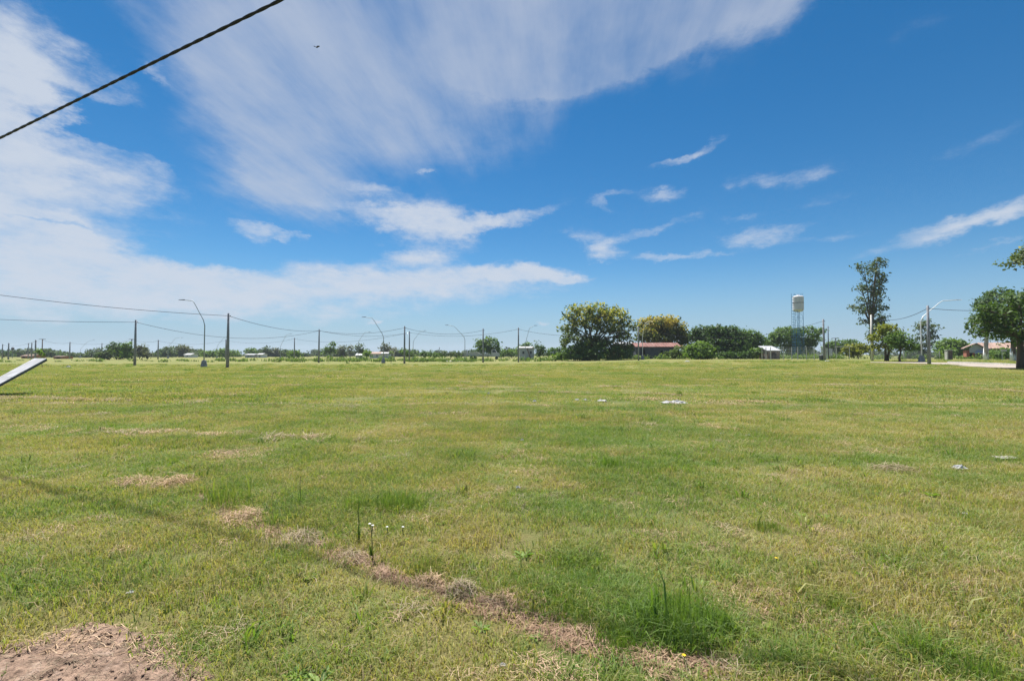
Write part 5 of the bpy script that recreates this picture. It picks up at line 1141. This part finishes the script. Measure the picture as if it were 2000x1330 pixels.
# flowering stalk and bare stalk
def stalk(label, px, py, top, mat, flowers):
    p = ground(px, py); k = p.y / F; h = (py - top) * k; root = thing('wild_flower' if flowers else 'weed_stalk', label, 'flower' if flowers else 'weed', p)
    MB().tube([(0, 0, -.02), (.004, 0, h * .4), (-.006, .004, h * .75), (.004, 0, h)], [.0042, .0035, .003, .0022], 6).build('stem', M['stem'], root)
    v, l, s_, t_ = blades(rgf, 26, .012, h * .2, h * .55, .006, .011, .5, 0); link('leaves', npmesh('leaves', v, l, s_, t_), M['dense'], root)
    for fx, fy in flowers:
        c = pt(fx, fy, p.y) - p; MB().tube([(0, 0, h * .7), (c.x * .6, 0, (h * .7 + c.z) / 2), (c.x, c.y, c.z - .006)], .0022, 5).build('stem', M['stem'], root)
        mb = MB()
        for q in range(10):
            a = q * .628; mb.quad((c.x, c.y, c.z), (c.x + .011 * math.cos(a - .25), c.y + .011 * math.sin(a - .25), c.z + .004), (c.x + .014 * math.cos(a), c.y + .014 * math.sin(a), c.z + .002), (c.x + .011 * math.cos(a + .25), c.y + .011 * math.sin(a + .25), c.z + .004))
        mb.lathe([(.006, .0), (.008, .005), (.004, .008)], 8, (c.x, c.y, c.z)); mb.build('flower_head', M['petal'], root)
stalk('tall thin stalk with two white flower heads left of centre', 726, 1090, 1024, 'stem', [(722, 1023), (728, 1026)])
stalk('low white wild flower right of the tall flowering stalk', 757, 1050, 1030, 'stem', [(756, 1029)])
stalk('rightmost low white wild flower by the flowering stalk', 787, 1050, 1031, 'stem', [(787, 1029)])
stalk('thin bare weed stalk behind the flowering stalk', 700, 1058, 980, 'stem', [])
stalk('thin bare weed stalk left of the bluish mound', 586, 990, 930, 'stem', [])
stalk('single dark upright blade in the right foreground', 1912, 1110, 1082, 'stem', [])
# litter: crumpled sheets
def crumple(label, px, py, wpx, hpx, mat, cat='litter', name='paper_scrap', seed=0, deep=1.0):
    p = ground(px, py); k = p.y / F; w, h = wpx * k, hpx * k; rl = np.random.default_rng(200 + seed); n = 9
    u, v = np.meshgrid(np.linspace(-.5, .5, n), np.linspace(-.5, .5, n)); edge = np.minimum(.5 - abs(u), .5 - abs(v))
    X = u * w * (1 + .25 * rl.normal(0, 1, (n, n)) * .3) + rl.normal(0, .03, (n, n)) * w; Y = v * w * .6 * deep + rl.normal(0, .04, (n, n)) * w
    Z = .012 + h * (.25 + .75 * np.abs(rl.normal(0, .6, (n, n)))) * np.clip(edge * 3 + .15, 0, 1)
    vs = np.concatenate([np.stack([X, Y, Z + .003], -1).reshape(-1, 3), np.stack([X, Y, Z], -1).reshape(-1, 3)]); f = []
    for a in range(n - 1):
        for b in range(n - 1):
            q = a * n + b; f.append((q, q + 1, q + n + 1, q + n)); q += n * n; f.append((q + n, q + n + 1, q + 1, q))
    me = bpy.data.meshes.new(name); me.from_pydata(vs.tolist(), [], f); me.update(); o = link(name, me, mat, None, p + Vector((0, 0, .012 + .0009 * p.y))); tag(o, label, cat, 'litter scattered on the grass')
W, Gp = M['white_plastic'], M['grey_paper']
crumple('crumpled white paper lying on grass at the right side', 1875, 919, 24, 7, W, seed=1)
crumple('greyish crumpled scrap below the white paper at the right', 1885, 1008, 12, 3, Gp, seed=2)
crumple('largest flattened white plastic sheet in the right middle of the field', 1316, 789, 46, 5, W, name='plastic_sheet', seed=3, deep=.8)
crumple('white scrap left of the largest plastic sheet', 1176, 785, 16, 3, W, seed=4, deep=1.2)
crumple('tiny white scrap second left of the largest plastic sheet', 1143, 783, 7, 2, W, seed=5, deep=1.2)
crumple('tiny white scrap third left of the largest plastic sheet', 1127, 783, 8, 2, W, seed=6, deep=1.2)
crumple('small white scrap near the centre of the field', 1044, 786, 7, 3, W, seed=7, deep=1.2)
crumple('lone white speck of litter left of the field centre', 954, 771, 5, 2.5, W, seed=8, deep=1.2)
crumple('small white scrap in front of the central broad bladed tuft', 1020, 863, 7, 3, W, seed=9)
crumple('grey scrap beside the straw row in the right field', 1409, 850, 8, 2, Gp, seed=10)
crumple('white scrap right of the grey one on the straw row', 1461, 853, 8, 2.5, W, seed=11)
crumple('small white scrap above the bare soil at the left', 256, 1164, 13, 4, W, seed=12)
crumple('pale scrap at the bottom centre of the grass', 982, 1308, 12, 3, Gp, seed=13)
crumple('pale crumpled scrap amid the yellow grass at centre', 1012, 957, 8, 3, W, seed=14)
crumple('long grey plastic strip at the right edge', 1965, 897, 40, 3, Gp, name='plastic_strip', seed=15)
crumple('white litter behind the tip of the tilted board', 133, 718, 9, 3, W, seed=16, deep=1.2)
crumple('white litter at the far edge near the long shed', 1342, 707.5, 10, 2, W, seed=17, deep=1.2)
crumple('white scrap at the foot of the leaning pole', 1615, 706.5, 8, 2, W, seed=18, deep=1.2)
# saplings
def sapling(label, px, Y, top_py, lobes, seed):
    tree('sapling', label, 'sapling', Y, px, lobes, LM['bright'], .17, 3.0, .16, 10, .028, seed=seed, gap=.3, group='young trees planted in the field')
sapling('young sapling with pale green leaves behind the tip of the white board', 84, 60, 678, [(77, 684, 4, 6), (82, 692, 3, 5)], 301)
sapling('young sapling right of the middle curved lamp', 764, 85, 686, [(764, 690, 6, 4), (763, 698, 4, 3)], 302)
sapling('low leafless sapling left of the far lamp above the white hut', 677, 82, 704, [(677, 709, 1.6, 2.2)], 303)
sapling('young sapling with pale guard right of the left middle pole', 641, 88, 692, [(641, 699, 2.4, 4)], 304)
sapling('tiny sapling before the thicket right of the paired poles', 835, 100, 700, [(835, 703, 1.3, 2)], 305)
# tiny yellow flowers in the right foreground
for px, py, lb in ((1516, 1108, 'single yellow flower in the right foreground grass'), (1336, 1306, 'single yellow flower at the bottom edge near the big tuft')):
    p = ground(px, py); root = thing('yellow_flower', lb, 'flower', p); MB().tube([(0, 0, -.01), (.003, 0, .075)], .002, 5).build('stem', M['stem'], root)
    mb = MB()
    for q in range(8):
        a = q * .785; mb.quad((0, 0, .075), (.010 * math.cos(a - .3), .010 * math.sin(a - .3), .079), (.013 * math.cos(a), .013 * math.sin(a), .077), (.010 * math.cos(a + .3), .010 * math.sin(a + .3), .079))
    mb.build('petals', M['yellow_petal'], root)

# ================================================================== the air: thin haze over the field
mb = MB().box((0, 7, 17.9), (4100, 4100, 38.2)); hz = mb.build('haze', None); tag(hz, 'thin pale haze in the air over the field', 'haze', kind='stuff')
m = bpy.data.materials.new('haze'); m.use_nodes = True; t = m.node_tree; t.nodes.clear(); o_ = N(t, 'ShaderNodeOutputMaterial'); pv = N(t, 'ShaderNodeVolumePrincipled')
pv.inputs['Color'].default_value = (.80, .90, 1.0, 1); pv.inputs['Density'].default_value = .00018; pv.inputs['Anisotropy'].default_value = .2
t.links.new(pv.outputs[0], o_.inputs['Volume']); hz.data.materials.append(m)
